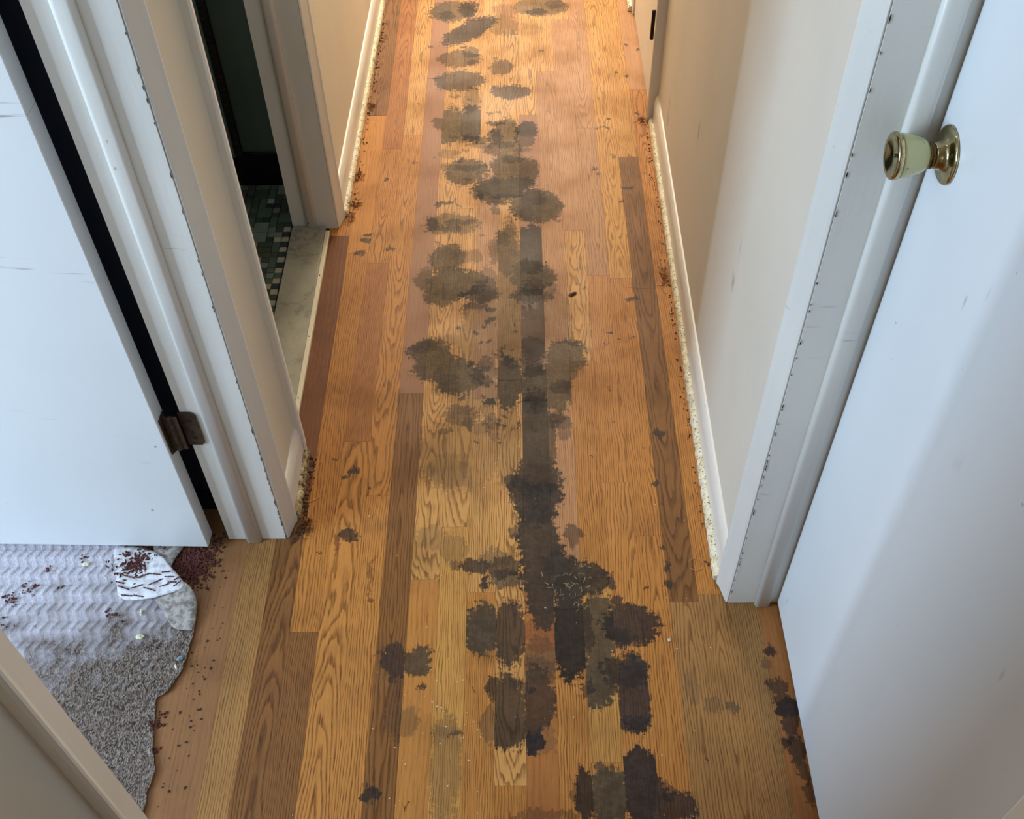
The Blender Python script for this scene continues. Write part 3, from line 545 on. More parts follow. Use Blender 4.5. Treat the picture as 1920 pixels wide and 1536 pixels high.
# ------------------------------------------------------------------ walls, ceiling
HZ = 2.44; DH = 2.03
XL, XR, XB = -0.492, 0.400, -0.612
def wall(name, plans, mat, label, headers=()):
    bm = bmesh.new()
    def ext(pl, z0, z1):
        lo = [bm.verts.new((x, y, z0)) for x, y in pl]; hi = [bm.verts.new((x, y, z1)) for x, y in pl]; n = len(pl)
        for i in range(n): bm.faces.new((lo[i], lo[(i+1) % n], hi[(i+1) % n], hi[i]))
        bm.faces.new(lo); bm.faces.new(hi)
    for pl in plans: ext(pl, 0.0, HZ)
    for pl in headers: ext(pl, DH+0.02, HZ)
    return tag(done(bm, name, mat), label, kind='structure')
XLf = lambda y: XL+(0.0125*(y-2.22))            # far part of the left wall leans in slightly
XRf = lambda y: XR+(0.0055*(y-1.06))
wall('wall_left', [[(XL, 1.24), (XL, 1.474), (XB, 1.474), (XB, 1.24)],
                   [(XLf(2.24), 2.24), (XLf(5.2), 5.2), (XB, 5.2), (XB, 2.24)],
                   [(XL, -1.6), (XL, 0.469), (XB, 0.469), (XB, -1.6)]], M_wall, 'cream painted hallway wall on the left between the door frames',
     [[(XL, 1.474), (XL, 2.24), (XB, 2.24), (XB, 1.474)], [(XL, 0.469), (XL, 1.24), (XB, 1.24), (XB, 0.469)]])
wall('wall_right', [[(XR, 1.08), (0.53, 1.08), (0.53, 2.76), (XRf(2.76), 2.76)],
                    [(0.397, 3.33), (0.53, 3.33), (0.53, 5.2), (0.397, 5.2)],
                    [(XR, -1.6), (0.53, -1.6), (0.53, 0.297), (XR, 0.297)]], M_wallr, 'cream painted hallway wall on the right beside the closed white door',
     [[(XR, 0.297), (0.53, 0.297), (0.53, 1.08), (XR, 1.08)], [(XRf(2.76), 2.76), (0.53, 2.76), (0.53, 3.33), (0.397, 3.33)]])
tag(boxes('wall_far', [(-0.75, 0.75, 5.2, 5.3, 0, HZ)], M_wall), 'far end wall of the hallway', kind='structure')
tag(boxes('wall_near', [(-0.75, 0.75, -1.7, -1.6, 0, HZ)], M_wall), 'near end wall of the hallway behind the viewer', kind='structure')
tag(boxes('ceiling', [(-3.3, 0.75, -1.7, 5.3, HZ, HZ+0.08)], M_ceil), 'off white ceiling', kind='structure')
tag(boxes('wall_closet', [(0.9, 1.0, -0.2, 1.3, 0, HZ), (0.53, 0.9, 1.2, 1.3, 0, HZ), (0.53, 0.9, -0.3, -0.2, 0, HZ)], M_bed), 'closet walls behind the right door', kind='structure')
# bedroom beyond the left doorway (window opening at y -0.33..0.62 in its outer wall)
tag(boxes('wall_bedroom', [(-3.3, -3.2, -1.6, -0.33, 0, HZ), (-3.3, -3.2, 0.62, 1.4, 0, HZ), (-3.3, -3.2, -0.33, 0.62, 0, 0.84), (-3.3, -3.2, -0.33, 0.62, 2.06, HZ),
                           (-3.3, XB, -1.7, -1.6, 0, HZ)], M_bed), 'pale bedroom walls around the window', kind='structure')
tag(boxes('wall_bedroom_back', [(-3.3, XB, 1.35, 1.40, 0, HZ)], M_gapshade), 'bedroom wall in the gap behind the open door, its shade put into a dark navy colour', kind='structure')
tag(boxes('floor_bedroom', [(-3.3, -0.7435, -1.7, 1.4, -0.02, 0.0)], M_bedfloor), 'brown bedroom floor under the carpet padding', kind='structure')
# bathroom beyond the second doorway
tag(boxes('wall_bathroom', [(-2.1, XB, 2.42, 2.50, 0, HZ), (-2.1, XB, 1.40, 1.44, 0, HZ), (-2.2, -2.1, 1.40, 2.5, 0, HZ)], M_teal), 'dark teal bathroom wall', kind='structure')
tag(boxes('baseboard_bathroom', [(-2.0, -0.62, 2.410, 2.4195, 0.002, 0.112)], M_black, bev=0.002), 'glossy black tile base along the bathroom wall', kind='structure')
pil = tag(boxes('trim_bathroom', [(-1.30, -0.772, 2.385, 2.4095, 0.115, DH)], M_teal, bev=0.002), 'raised teal panel beside a black trim strip on the bathroom wall', kind='structure')
def textured_strip():
    v = []; f = []; rnd = random.Random(5)
    n = 260; z0, z1 = 0.114, 1.5
    for i in range(n+1):
        z = z0+(z1-z0)*i/n
        for j, (x, y) in enumerate(((-0.7715, 2.40), (-0.7715, 2.386), (-0.762, 2.384), (-0.7525, 2.386), (-0.7525, 2.40))):
            d = rnd.uniform(-.0016, .0016) if j in (1, 2, 3) else 0
            v.append((x, y+d, z))
    for i in range(n):
        for j in range(4): f.append((i*5+j, i*5+j+1, (i+1)*5+j+1, (i+1)*5+j))
    f.append((0, 1, 2, 3, 4)); f.append(tuple(n*5+j for j in range(5)))
    link('trim_strip', mesh('trim_strip', v, f), plain('rough_black_trim', (22, 22, 22), 0.7, 0, 0.7, 140, 0.8), pil)
textured_strip()

# bathroom mosaic: single tiles in a grout bed
FB = tag(boxes('floor_bathroom', [(-2.1, -0.6135, 1.44, 2.42, -0.02, 0.0035)], plain('dark_grout', (58, 58, 50), 0.9)), 'green and grey mosaic tile floor of the bathroom', kind='structure')
def mosaic():
    rnd = random.Random(4); pt = 0.0205
    pal = [plain('tile_sage', (86, 104, 92), 0.35, 0, 0.2, 40, 0.05), plain('tile_cream', (172, 166, 146), 0.35, 0, 0.12, 40, 0.05), plain('tile_slate', (52, 64, 70), 0.35, 0, 0.2, 40, 0.05),
           plain('tile_olive', (74, 82, 66), 0.35, 0, 0.2, 40, 0.05), plain('tile_mist', (118, 128, 118), 0.35, 0, 0.15, 40, 0.05)]
    cache = {}
    def tile(i, j, w, h, c):
        if (w, h, c) not in cache:
            bm = bmesh.new(); box_bm(bm, 0.0008, w*pt-0.0008, 0.0008, h*pt-0.0008, 0.0, 0.0035); 
            bmesh.ops.bevel(bm, geom=[e for e in bm.edges if all(q.co.z > .003 for q in e.verts)], offset=0.0007, segments=1, affect='EDGES')
            me = bpy.data.meshes.new('tile'); bm.to_mesh(me); bm.free(); me.materials.append(pal[c]); cache[(w, h, c)] = me
        link('tile', cache[(w, h, c)], None, FB, (-0.6165-(i+w)*pt, 2.408-(j+h)*pt, 0.0032+rnd.uniform(0, .0002)))
    nx, ny = 13, 46; used = set()
    for j in range(ny):
        for i in range(nx):
            if (i, j) in used: continue
            if i == 0 and j > 8:
                tile(i, j, 1, 1, 1 if j % 2 else rnd.choice((2, 3, 0, 2))); used.add((i, j)); continue
            w, h = rnd.choice(((1, 1), (1, 1), (2, 1), (2, 2), (1, 2), (1, 1)))
            cells = [(i+a, j+b) for a in range(w) for b in range(h)]
            if any(cc in used or cc[0] >= nx or cc[1] >= ny for cc in cells): w = h = 1; cells = [(i, j)]
            used.update(cells)
            c = rnd.choice((0, 3, 3, 2, 4, 1)) if w*h == 1 else rnd.choice((0, 0, 3, 4))
            tile(i, j, w, h, c)
mosaic()
TH = tag(empty('door_sill', (-0.565, 1.85, 0)), 'grey veined marble door sill between hall boards and bathroom tiles', 'door sill')
def child_boxes(name, lst, mat, parent, bev=0.0):
    px, py, pz = parent.location
    return boxes(name, [(a-px, b-px, c-py, d-py, e-pz, f-pz) for a, b, c, d, e, f in lst], mat, parent, bev)
child_boxes('marble_slab', [(-0.6125, -0.522, 1.478, 2.215, 0.0005, 0.013)], M_marble, TH, 0.0015)
child_boxes('edge_strip', [(-0.5215, -0.5095, 1.478, 2.200, 0.0005, 0.0135)], M_strip, TH, 0.002)['label'] = 'white painted wooden edge strip'
for y in (1.60, 1.80, 2.02):
    lathe('nail', [(0, 0.0018), (0.0008, 0.0016)], (-0.5155+0.565, y-1.85, 0.0134), (0, 0, 1), M_brown, TH, 8)

# ------------------------------------------------------------------ door frames
def mirror(pl, yc): return [(x, 2*yc-y) for x, y in pl]
def round_stop(x0, x1, ya, yb):
    r = 0.008; s = 1 if yb > ya else -1; out = [(x0, ya)]
    for k in range(5):
        t = k/4*HP; out.append((x0+r-r*math.cos(t), yb-s*r+s*r*math.sin(t)))
    for k in range(5):
        t = k/4*HP; out.append((x1-r+r*math.sin(t), yb-s*r+s*r*math.cos(t)))
    return out+[(x1, ya)]
def casing(xw, side, yi, dy):
    """thin at the jamb (yi), thick at the outer edge; side +1 protrudes to +x"""
    s = 1 if dy > 0 else -1
    return [(xw, yi+s*0.002), (xw+side*0.003, yi), (xw+side*0.006, yi+s*0.003), (xw+side*0.014, yi+s*0.036), (xw+side*0.0175, yi+s*0.043), (xw+side*0.0175, yi+s*0.047), (xw+side*0.014, yi+s*0.05), (xw, yi+s*0.05)]
def chips(name, pts, parent, seed, axis='z'):
    rnd = random.Random(seed); v = []; f = []
    for (x, y, z, n) in pts:
        for _ in range(n):
            b = len(v); L = rnd.uniform(.0015, .006); w = rnd.uniform(.0004, .0010)
            zz = z+rnd.uniform(-.05, .05); m = 6
            for k in range(m):
                t = 2*math.pi*k/m; v.append((x+math.cos(t)*w*rnd.uniform(.7, 1.3), y-0.0004*0, zz+math.sin(t)*L*rnd.uniform(.7, 1.3)))
            for k in range(m): q = v[b+k]; v.append((q[0], q[1]-0.0006, q[2]))
            f.append(tuple(b+m+k for k in range(m)))
            for k in range(m): f.append((b+k, b+(k+1) % m, b+m+(k+1) % m, b+m+k))
    o = link(name, mesh(name, v, f), M_chip, parent); o['kind'] = 'stuff'
    return o
def frame(name, label, yn, yf, xw, side, xin, stops, near=True, far=True, far_wall=None):
    """yn / yf: near and far jamb faces; xw hall wall face; xin other wall face"""
    root = tag(empty(name, (0, 0, 0)), label, kind='structure')
    a, b = min(xw, xin), max(xw, xin)
    for on, yj, s in ((far, yf, 1), (near, yn, -1)):
        if not on: continue
        prism('jamb', [(a, yj), (b, yj), (b, yj+s*0.018), (a, yj+s*0.018)], 0.001, DH, M_trim, root)
        prism('door_stop', round_stop(stops[0], stops[1], yj, yj-s*0.012), 0.0015, DH, M_trim, root, True)
        prism('casing', casing(xw, side, yj+s*0.001, s), 0.001, DH+.05, M_trim, root)
    boxes('head_jamb', [(a, b, yn, yf, DH, DH+.018)], M_trim, root)
    boxes('head_casing', [(min(xw, xw+side*.0165), max(xw, xw+side*.0165), yn-.05, yf+.05, DH+0.002, DH+.055)], M_trim, root)
    return root
T1 = frame('trim_1', 'white painted door frame of the left bedroom doorway', 0.487, 1.222, XL-0.001, 1, XB, (-0.574, -0.543))
T2 = frame('trim_2', 'cream painted door frame around the bathroom doorway', 1.492, 2.222, XL-0.001, 1, XB, (-0.573, -0.545))
T3 = frame('trim_3', 'white painted door frame of the closed right door', 0.315, 1.060, XR+0.001, -1, 0.53, (0.451, 0.481))
chips('chipped_paint', [(-0.4935, 1.2217, z, n) for z, n in ((1.15, 2), (1.05, 4), (.9, 3), (.75, 2), (.62, 2), (.5, 3), (.36, 4), (.26, 5), (.17, 7), (.09, 8), (.04, 5))], T1, 3)
chips('chipped_paint', [(0.4015, 1.0597, z, n) for z, n in ((1.2, 2), (1.1, 2), (.98, 3), (.84, 3), (.7, 4), (.55, 6), (.42, 7), (.3, 6), (.18, 6), (.08, 4))], T3, 4)
lathe('nail', [(0, 0.002), (0.0008, 0.0018)], (-0.5655, 2.2095, 0.03), (0, -1, 0), M_brown, T2, 8)

# ------------------------------------------------------------------ baseboards
SECT = [(0.0, 0.001), (0.011, 0.001), (0.011, 0.072), (0.0095, 0.082), (0.007, 0.090), (0.004, 0.0955), (0.0, 0.097)]
SHOE = [(0.0112, 0.001), (0.0225, 0.001), (0.0232, 0.008), (0.0215, 0.014), (0.018, 0.0185), (0.0112, 0.021)]
def baseboard(name, p0, p1, sgn, label, shoe, seed, wob=0.0035):
    r = sweep(name, SECT, p0, p1, sgn, M_trim)
    tag(r, label, kind='structure')
    n = max(8, int((Vector(p1)-Vector(p0)).length/0.005))
    sweep('shoe_edge', SHOE, p0, p1, sgn, shoe, r, n, wob, seed)
    return r
baseboard('baseboard_left_far', (XLf(2.274), 2.274), (XLf(5.19), 5.19), 1, 'white baseboard along the left wall past the bathroom with ragged caulk at its foot', M_shoe, 21)
baseboard('baseboard_left_middle', (XL, 1.2735), (XL, 1.4405), 1, 'short dirty cream baseboard between the two left doorways', M_shoed, 22, 0.006)
baseboard('baseboard_left_near', (XL, -1.59), (XL, 0.436), 1, 'white baseboard along the left wall nearest the viewer', M_shoe, 23)
baseboard('baseboard_right_middle', (XRf(1.1115), 1.1115), (XRf(2.688), 2.688), -1, 'white baseboard along the right wall with speckled yellowed caulk at its foot', M_shoe, 24, 0.0028)
baseboard('baseboard_right_far', (0.397, 3.345), (0.397, 5.19), -1, 'white baseboard at the far right past the hinged door', M_shoe, 25)
baseboard('baseboard_right_near', (XR, -1.59), (XR, 0.262), -1, 'white baseboard along the right wall nearest the viewer', M_shoe, 26)

# ------------------------------------------------------------------ doors
# left bedroom door, swung open into the bedroom, hinged on the far jamb
D1 = tag(empty('door_1', (-0.646, 1.193, 0)), 'open white slab door with scuffs and a rusty hinge, left', kind='structure')
D1.rotation_euler = (0, 0, math.radians(-1.6))
bm = bmesh.new(); box_bm(bm, -0.70, 0.0, 0.0, 0.036, 0.016, 2.02); bevel_all(bm, 0.0015)
done(bm, 'door_slab', M_door, D1)
def hinge(parent, off):
    ox, oy = off
    def leaf(name, pts_xz, y, th, ax):
        v = []; f = []; n = len(pts_xz)
        for s in (0, 1):
            for a, z in pts_xz:
                v.append((a, y+s*th, z) if ax == 'x' else (y+s*th, a, z))
        f = [tuple(range(n)), tuple(range(n, 2*n))]+[(i, (i+1) % n, n+(i+1) % n, n+i) for i in range(n)]
        return link(name, mesh(name, v, f), M_rust, parent)
    z0, z1 = 0.318, 0.408
    # leaf on the jamb (plane y = 1.222) and its outline, leaf on the door edge
    j = leaf('hinge_leaf', [(-0.617+ox, z0), (-0.592+ox, z0), (-0.586+ox, z0+.006), (-0.586+ox, z1-.008), (-0.594+ox, z1), (-0.617+ox, z1)], 1.2195+oy, 0.002, 'x')
    for z in (0.338, 0.385):
        lathe('screw', [(0, .0035), (.0012, .003)], (-0.600+ox, 1.2195+oy, z), (0, -1, 0), M_brown, j, 10)
    d = leaf('hinge_leaf', [(0.006, z0-.004), (0.034, z0-.022), (0.030, z1), (0.006, z1)], 0.0005, 0.002, 'y')
    for k in range(5):
        a = z0+(z1-z0)*k/5
        lathe('hinge_knuckle', [(0, .0035), (.0008, .0048), ((z1-z0)/5-.0012, .0048), ((z1-z0)/5-.0004, .0035)], (0.016, 0.016, a), (0, 0, 1), M_rust, parent, 14)
    leaf('hinge_plate', [(0.004, z0), (0.03, z0), (0.03, z1), (0.004, z1)], 0.016, 0.0018, 'x')
hinge(D1, (0.646, -1.193))

# right door, closed
D2 = tag(empty('door_2', (0.495, 0.318, 0)), 'closed white slab door on the right with a brass doorknob', kind='structure')
bm = bmesh.new(); box_bm(bm, 0, 0.034, 0.0, 0.738, 0.011, 2.02); bevel_all(bm, 0.0015)
done(bm, 'door_slab', M_doorr, D2)
ky, kz = 1.014-0.318, 1.086
kb = lathe('doorknob', [(0.0270, 0.0175), (0.030, 0.0195), (0.036, 0.0215), (0.046, 0.0245), (0.056, 0.0262), (0.0585, 0.0262)], (0.0, ky, kz), (-1, 0, 0), M_knob, D2, 48)
kb['label'] = 'pale yellow barrel of the doorknob'
lathe('rosette', [(0.0, 0.0335), (0.0015, 0.0345), (0.003, 0.0340), (0.0042, 0.0318), (0.0046, 0.0300), (0.0050, 0.0280), (0.0056, 0.0240), (0.0066, 0.0205), (0.0086, 0.0180), (0.0120, 0.0165), (0.0155, 0.0155), (0.0185, 0.0135)], (0.0, ky, kz), (-1, 0, 0), M_brass, kb, 56)
lathe('knob_neck', [(0.0185, 0.0135), (0.0195, 0.0155), (0.0215, 0.0155), (0.0225, 0.0135), (0.0245, 0.0135), (0.0275, 0.0170)], (0.0, ky, kz), (-1, 0, 0), M_brassd, kb, 40)
lathe('knob_cap', [(0.0580, 0.0262), (0.0595, 0.0275), (0.0625, 0.0280), (0.0650, 0.0272), (0.0662, 0.0250), (0.0650, 0.0215), (0.0615, 0.014), (0.0600, 0.006), (0.0600, 0.0005)], (0.0, ky, kz), (-1, 0, 0), M_brass, kb, 56)
lathe('lock_button', [(0.0595, 0.0022), (0.0622, 0.0020), (0.0626, 0.0008)], (0.0, ky, kz), (-1, 0, 0), M_brassd, kb, 16)

# far right door: flush, with a dark hinge knuckle beside its casing
D3 = tag(empty('door_3', (0.394, 2.764, 0)), 'narrow view of a far closed cream door on the right with a dark hinge', kind='structure')
bm = bmesh.new(); box_bm(bm, 0, 0.034, 0.0, 0.556, 0.004, 2.02); bevel_all(bm, 0.0015)
done(bm, 'door_slab', M_trim, D3)
h3 = lathe('hinge_knuckle', [(0, .003), (.001, .0055), (.088, .0055), (.089, .003)], (-0.010, 0.010, 0.225), (0, 0, 1), M_darkmetal, D3, 14)
child_boxes('hinge_leaf', [(-0.003, 0.0, 0.006, 0.036, 0.225, 0.314)], M_steel, D3)
T4 = tag(empty('trim_4', (0, 0, 0)), 'cream casing strip of the far right door', kind='structure')
prism('casing', [(XRf(2.7), 2.700), (0.3835, 2.700), (0.381, 2.704), (0.384, 2.712), (0.392, 2.757), (XRf(2.75), 2.757)], 0.001, DH+.05, M_trim, T4)
prism('casing', [(0.398, 3.322), (0.389, 3.322), (0.386, 3.342), (0.398, 3.344)], 0.001, DH+.05, M_trim, T4)
prism('jamb', [(0.429, 2.757), (0.53, 2.757), (0.53, 2.762), (0.429, 2.762)], 0.001, DH, M_trim, T4)
prism('jamb', [(0.40, 3.321), (0.53, 3.321), (0.53, 3.329), (0.40, 3.329)], 0.001, DH, M_trim, T4)
# ------------------------------------------------------------------ carpet padding in the left doorway
EDGE = [(0.20, -0.70), (0.55, -0.672), (0.661, -0.661), (0.693, -0.662), (0.735, -0.657), (0.765, -0.670), (0.821, -0.679), (0.868, -0.685), (0.884, -0.664), (0.924, -0.649),
        (0.962, -0.644), (1.009, -0.642), (1.045, -0.646), (1.072, -0.672), (1.085, -0.735), (1.10, -0.78), (1.13, -0.80), (1.19, -0.815), (1.31, -0.82)]
def edge_x(y):
    for (a, xa), (b, xb) in zip(EDGE, EDGE[1:]):
        if a <= y <= b: return xa+(xb-xa)*(y-a)/(b-a)
    return EDGE[0][1]
def pad_height(x, y):
    p = 0.0195; q = 0.042; ph = (y/q) % 1.0
    zig = (ph/0.5 if ph < 0.5 else 1-(ph-0.5)/0.5*0.85-0.0)*0.013
    w = mnoise.noise(Vector((x*20, y*20, 0)))*0.003
    u = ((x-zig+w)/p) % 1.0
    ridge = max(0.0, 1-abs(u-0.5)/0.22)
    fade = min(1.0, max(0.22, (y-0.66)/0.36+mnoise.noise(Vector((x*30, y*30, 5)))*0.25))
    row = abs(((y/q*2) % 1.0)-0.5)*2
    pit = (1-row**6)
    fib = mnoise.noise(Vector((x*330+y*160, y*95, 3)))*0.5+mnoise.noise(Vector((x*120, y*120, 7)))*0.5
    half = 1.0 if ph < 0.5 else 0.35
    return 0.0042+ridge*0.0048*fade*half*(0.35+0.65*pit)-(0.0012*fade*pit if ph >= 0.5 else 0)+fib*0.0012*(1.25-fade*0.75)+mnoise.noise(Vector((x*9, y*9, 1)))*0.0012
def build_pad():
    root = tag(empty('carpet_padding', (-0.85, 0.85, 0)), 'torn grey carpet padding embossed with zigzag ridges on the floor under the open door', 'carpet padding')
    X0, Y0, Y1, st = -1.30, 0.30, 1.31, 0.0026
    nx = int((-0.635-X0)/st); ny = int((Y1-Y0)/st); idx = {}; v = []; f = []
    def vid(i, j):
        if (i, j) not in idx:
            x = X0+i*st; y = Y0+j*st; e = edge_x(y)+mnoise.noise(Vector((y*60, 2, 0)))*0.003
            xx = min(x, e)
            idx[(i, j)] = len(v); h = pad_height(xx, y)
            if e-xx < 0.012: h += 0.0022*(1-(e-xx)/0.012)
            v.append((xx+0.85, y-0.85, h))
        return idx[(i, j)]
    for j in range(ny):
        y = Y0+(j+.5)*st; e = edge_x(y)
        for i in range(nx):
            if X0+i*st < e: f.append((vid(i, j), vid(i+1, j), vid(i+1, j+1), vid(i, j+1)))
    me = bpy.data.meshes.new('padding_sheet'); me.from_pydata(v, [], f); me.validate(); me.update()
    for p in me.polygons: p.use_smooth = True
    t = NT('felt_padding'); p = t.pos()
    sep = t.node('ShaderNodeSeparateXYZ'); t.put(sep.inputs[0], p)
    worn = t.math('ADD', t.math('MULTIPLY', t.math('SUBTRACT', sep.outputs[1], 1.03), 6.0), t.math('MULTIPLY', t.math('SUBTRACT', t.noise(p, 22, 3), 0.5), 2.6))
    worn = t.math('ADD', worn, t.math('MULTIPLY', t.math('ADD', sep.outputs[0], 0.82), -2.2))
    fine = t.noise(t.mul(p, (520, 210, 100)), 1.0, 3, 0.7)
    coat = t.mix(t.ramp(fine, 0.3, 0.7), lin((214, 208, 216)), lin((176, 168, 178)))
    felt = t.mix(t.ramp(fine, 0.40, 0.64), lin((56, 46, 42)), lin((164, 146, 134)))
    felt = t.mix(t.ramp(t.noise(p, 60, 3), 0.5, 0.7, 0, 0.5), felt, lin((112, 92, 74)))
    col = t.mix(t.ramp(worn, -0.9, 0.9), felt, coat)
    col = t.mix(t.ramp(t.noise(p, 34, 3, 0.6), 0.66, 0.74, 0, 0.7), col, lin((104, 62, 52)))
    t.bump(fine, 0.7, 0.002)
    t.out(col, 0.85, spec=0.2)
    link('padding_sheet', me, t.m, root)
    # torn flap folded over: white coated side up, and the rolled corner with its grey underside
    def patch(name, rows, mat, sub=10):
        """bilinear strip patch through rows of 3-D points (all rows equally long), smoothed by subdivision"""
        nr = len(rows); nc = len(rows[0]); vv = [(x+0.85, y-0.85, z) for r in rows for (x, y, z) in r]; ff = []
        for a in range(nr-1):
            for b in range(nc-1): ff.append((a*nc+b, a*nc+b+1, (a+1)*nc+b+1, (a+1)*nc+b))
        o = link(name, mesh(name, vv, ff, True), mat, root)
        s = o.modifiers.new('smooth', 'SUBSURF'); s.levels = 2; s.render_levels = 2
        so = o.modifiers.new('thick', 'SOLIDIFY'); so.thickness = 0.0016
        return o
    tw = NT('white_backing'); pw = tw.pos(); nw = tw.noise(pw, 70, 3)
    tw.out(tw.mix(tw.ramp(nw, 0.4, 0.7), lin((226, 224, 228)), lin((184, 176, 180))), 0.6)
    tg = NT('grey_underside'); pg = tg.pos(); ng = tg.noise(pg, 90, 4, 0.6)
    tg.out(tg.mix(tg.ramp(ng, 0.38, 0.66), lin((176, 168, 160)), lin((116, 106, 100))), 0.8)
    fl = patch('torn_flap', [[(-0.806, 1.074, .010), (-0.77, 1.072, .012), (-0.735, 1.074, .016), (-0.700, 1.082, .022), (-0.668, 1.092, .026)],
                             [(-0.815, 1.105, .011), (-0.78, 1.106, .014), (-0.745, 1.107, .018), (-0.712, 1.112, .026), (-0.683, 1.112, .028)],
                             [(-0.830, 1.150, .010), (-0.80, 1.150, .012), (-0.765, 1.148, .014), (-0.738, 1.146, .020), (-0.712, 1.142, .022)],
                             [(-0.850, 1.200, .009), (-0.825, 1.205, .010), (-0.79, 1.20, .010), (-0.755, 1.185, .013), (-0.735, 1.172, .014)]], tw.m)
    fl['label'] = 'white flap torn and folded over'
    fb = patch('rolled_corner', [[(-0.735, 1.074, .014), (-0.700, 1.082, .020), (-0.668, 1.092, .0255), (-0.683, 1.112, .0275)],
                                 [(-0.722, 1.060, .011), (-0.690, 1.064, .017), (-0.655, 1.075, .024), (-0.650, 1.086, .021)],
                                 [(-0.705, 1.040, .009), (-0.675, 1.040, .012), (-0.648, 1.048, .017), (-0.643, 1.054, .012)],
                                 [(-0.685, 1.010, .0075), (-0.665, 1.008, .008), (-0.648, 1.006, .010), (-0.641, 1.006, .007)]], tg.m)
    fb['label'] = 'grey underside of the rolled corner'
    patch('torn_tongue', [[(-0.735, 1.150, .012), (-0.713, 1.142, .015)], [(-0.752, 1.172, .010), (-0.716, 1.164, .011)], [(-0.765, 1.20, .008), (-0.702, 1.195, .008)], [(-0.775, 1.24, .006), (-0.690, 1.235, .006)]], tg.m)
    return root
PAD = build_pad()

# dark red crumbs: a heap beside the padding, strips on its flap and scattered clots
def red_crumbs():
    rnd = random.Random(8); v = []; f = []
    for _ in range(820):
        x = rnd.gauss(-0.674, .021); y = rnd.gauss(1.168, .030); r = min(1, math.hypot((x+.674)/.05, (y-1.168)/.065))
        if y < 1.098 or y > 1.24 or x < -0.722 or x > -.622 or (x < -.69 and y < 1.13): continue
        s = rnd.uniform(.0010, .0030)
        lump(rnd, (x, y, 0.0004+0.004*(1-r)*rnd.random()), s*1.4, s, s*1.1, rnd.uniform(0, 3.1), v, f)
    for _ in range(26):
        lump(rnd, (rnd.uniform(-.645, -.625), rnd.uniform(1.10, 1.19), .0003), .0016, .001, .001, rnd.uniform(0, 3), v, f)
    o = tag(link('red_crumbs', mesh('red_crumbs', v, f), M_crumbred), 'heap of dark red crumbs beside the torn padding under the white door', 'crumbs', kind='stuff')
    v = []; f = []
    def strip(x, y, z, L, rot):
        for k in range(4): lump(rnd, (x+math.cos(rot)*L*(k/3-.5), y+math.sin(rot)*L*(k/3-.5), z), L*.22, .0016, .0022, rot, v, f)
    for (x, y, z, L, rot) in [(-.79, 1.083, .012, .018, -.1), (-.765, 1.080, .0145, .016, -.2), (-.80, 1.10, .013, .02, -.35), (-.772, 1.101, .016, .018, .35), (-.745, 1.093, .0185, .02, -.3),
                              (-.735, 1.107, .022, .022, .5), (-.715, 1.098, .0245, .014, .4), (-.708, 1.116, .027, .014, 0), (-.690, 1.112, .0285, .012, .7), (-.70, 1.104, .026, .014, 0), (-.688, 1.099, .0285, .014, .8),
                              (-.795, 1.125, .0145, .022, -.3), (-.765, 1.125, .0175, .02, .4), (-.74, 1.126, .021, .018, -.1), (-.718, 1.128, .0255, .012, .1), (-.80, 1.143, .0145, .02, .3), (-.775, 1.146, .0155, .022, -.5), (-.81, 1.112, .013, .014, -.3)]:
        strip(x, y, z, L, rot)
    for _ in range(210):
        x = rnd.gauss(-.788, .021); y = rnd.gauss(1.158, .020)
        lump(rnd, (x, y, .0125), .004*rnd.random()+.002, .0016, .003, rnd.uniform(0, 3), v, f)
    for cx, cy, n, sp in ((-1.020, 1.083, 26, .010), (-1.0, 1.108, 16, .009), (-.981, 1.112, 8, .008), (-.962, 1.148, 7, .006), (-.905, 1.174, 9, .006), (-.93, 1.105, 6, .005), (-.813, 1.046, 14, .008), (-.80, 1.04, 6, .006),
                          (-1.02, 1.025, 14, .012), (-.676, .815, 16, .007), (-.670, .838, 12, .006), (-.666, .77, 7, .004)):
        for _ in range(n):
            s = rnd.uniform(.001, .0028)
            x, y = rnd.gauss(cx, sp), rnd.gauss(cy, sp*.8)
            lump(rnd, (x, y, .0062 if x < edge_x(y)-.002 else .0003), s*1.4, s, s, rnd.uniform(0, 3), v, f)
    v = [(x+0.85, y-0.85, z) for x, y, z in v]
    tag(link('red_clots', mesh('red_clots', v, f), M_crumbred, PAD), 'dark red strips and clots stuck to the padding', kind='stuff')
red_crumbs()

def crumb(name, label, cat, c, s, mat, rot=0.0, seed=0, group=None):
    v = []; f = []; rnd = random.Random(seed)
    lump(rnd, (0, 0, 0), s[0], s[1], s[2], rot, v, f)
    return tag(link(name, mesh(name, v, f), mat, None, c), label, cat, group)
crumb('paint_chip', 'cream chip on the padding near the door bottom, largest and farthest left', 'chip', (-0.893, 1.160, .0075), (.0075, .0065, .004), M_cream, .4, 1, 'cream chips on the padding')
crumb('paint_chip', 'narrow cream chip on the padding just below the white flap', 'chip', (-0.754, 1.046, .0068), (.0034, .0075, .004), M_cream, .1, 2, 'cream chips on the padding')
crumb('paint_chip', 'cream chip in the middle of the grey padding', 'chip', (-0.745, 0.994, .0068), (.0085, .006, .0035), M_cream, .1, 3, 'cream chips on the padding')
crumb('paint_chip', 'white paint crumb alone on the boards near the closed right door', 'chip', (0.277, 0.980, .0003), (.0042, .0042, .003), M_white, 0, 5)
crumb('paint_chip', 'pale pinkish chip on the orange boards beside a dark stained board', 'chip', (0.2365, 1.793, .0003), (.005, .0018, .0015), M_palefibre, -.6, 6)
crumb('dried_husk', 'small dark red husk lying on pale boards in mid hall', 'husk', (0.1305, 1.951, .0003), (.0135, .0062, .0045), M_husk, .55, 7)
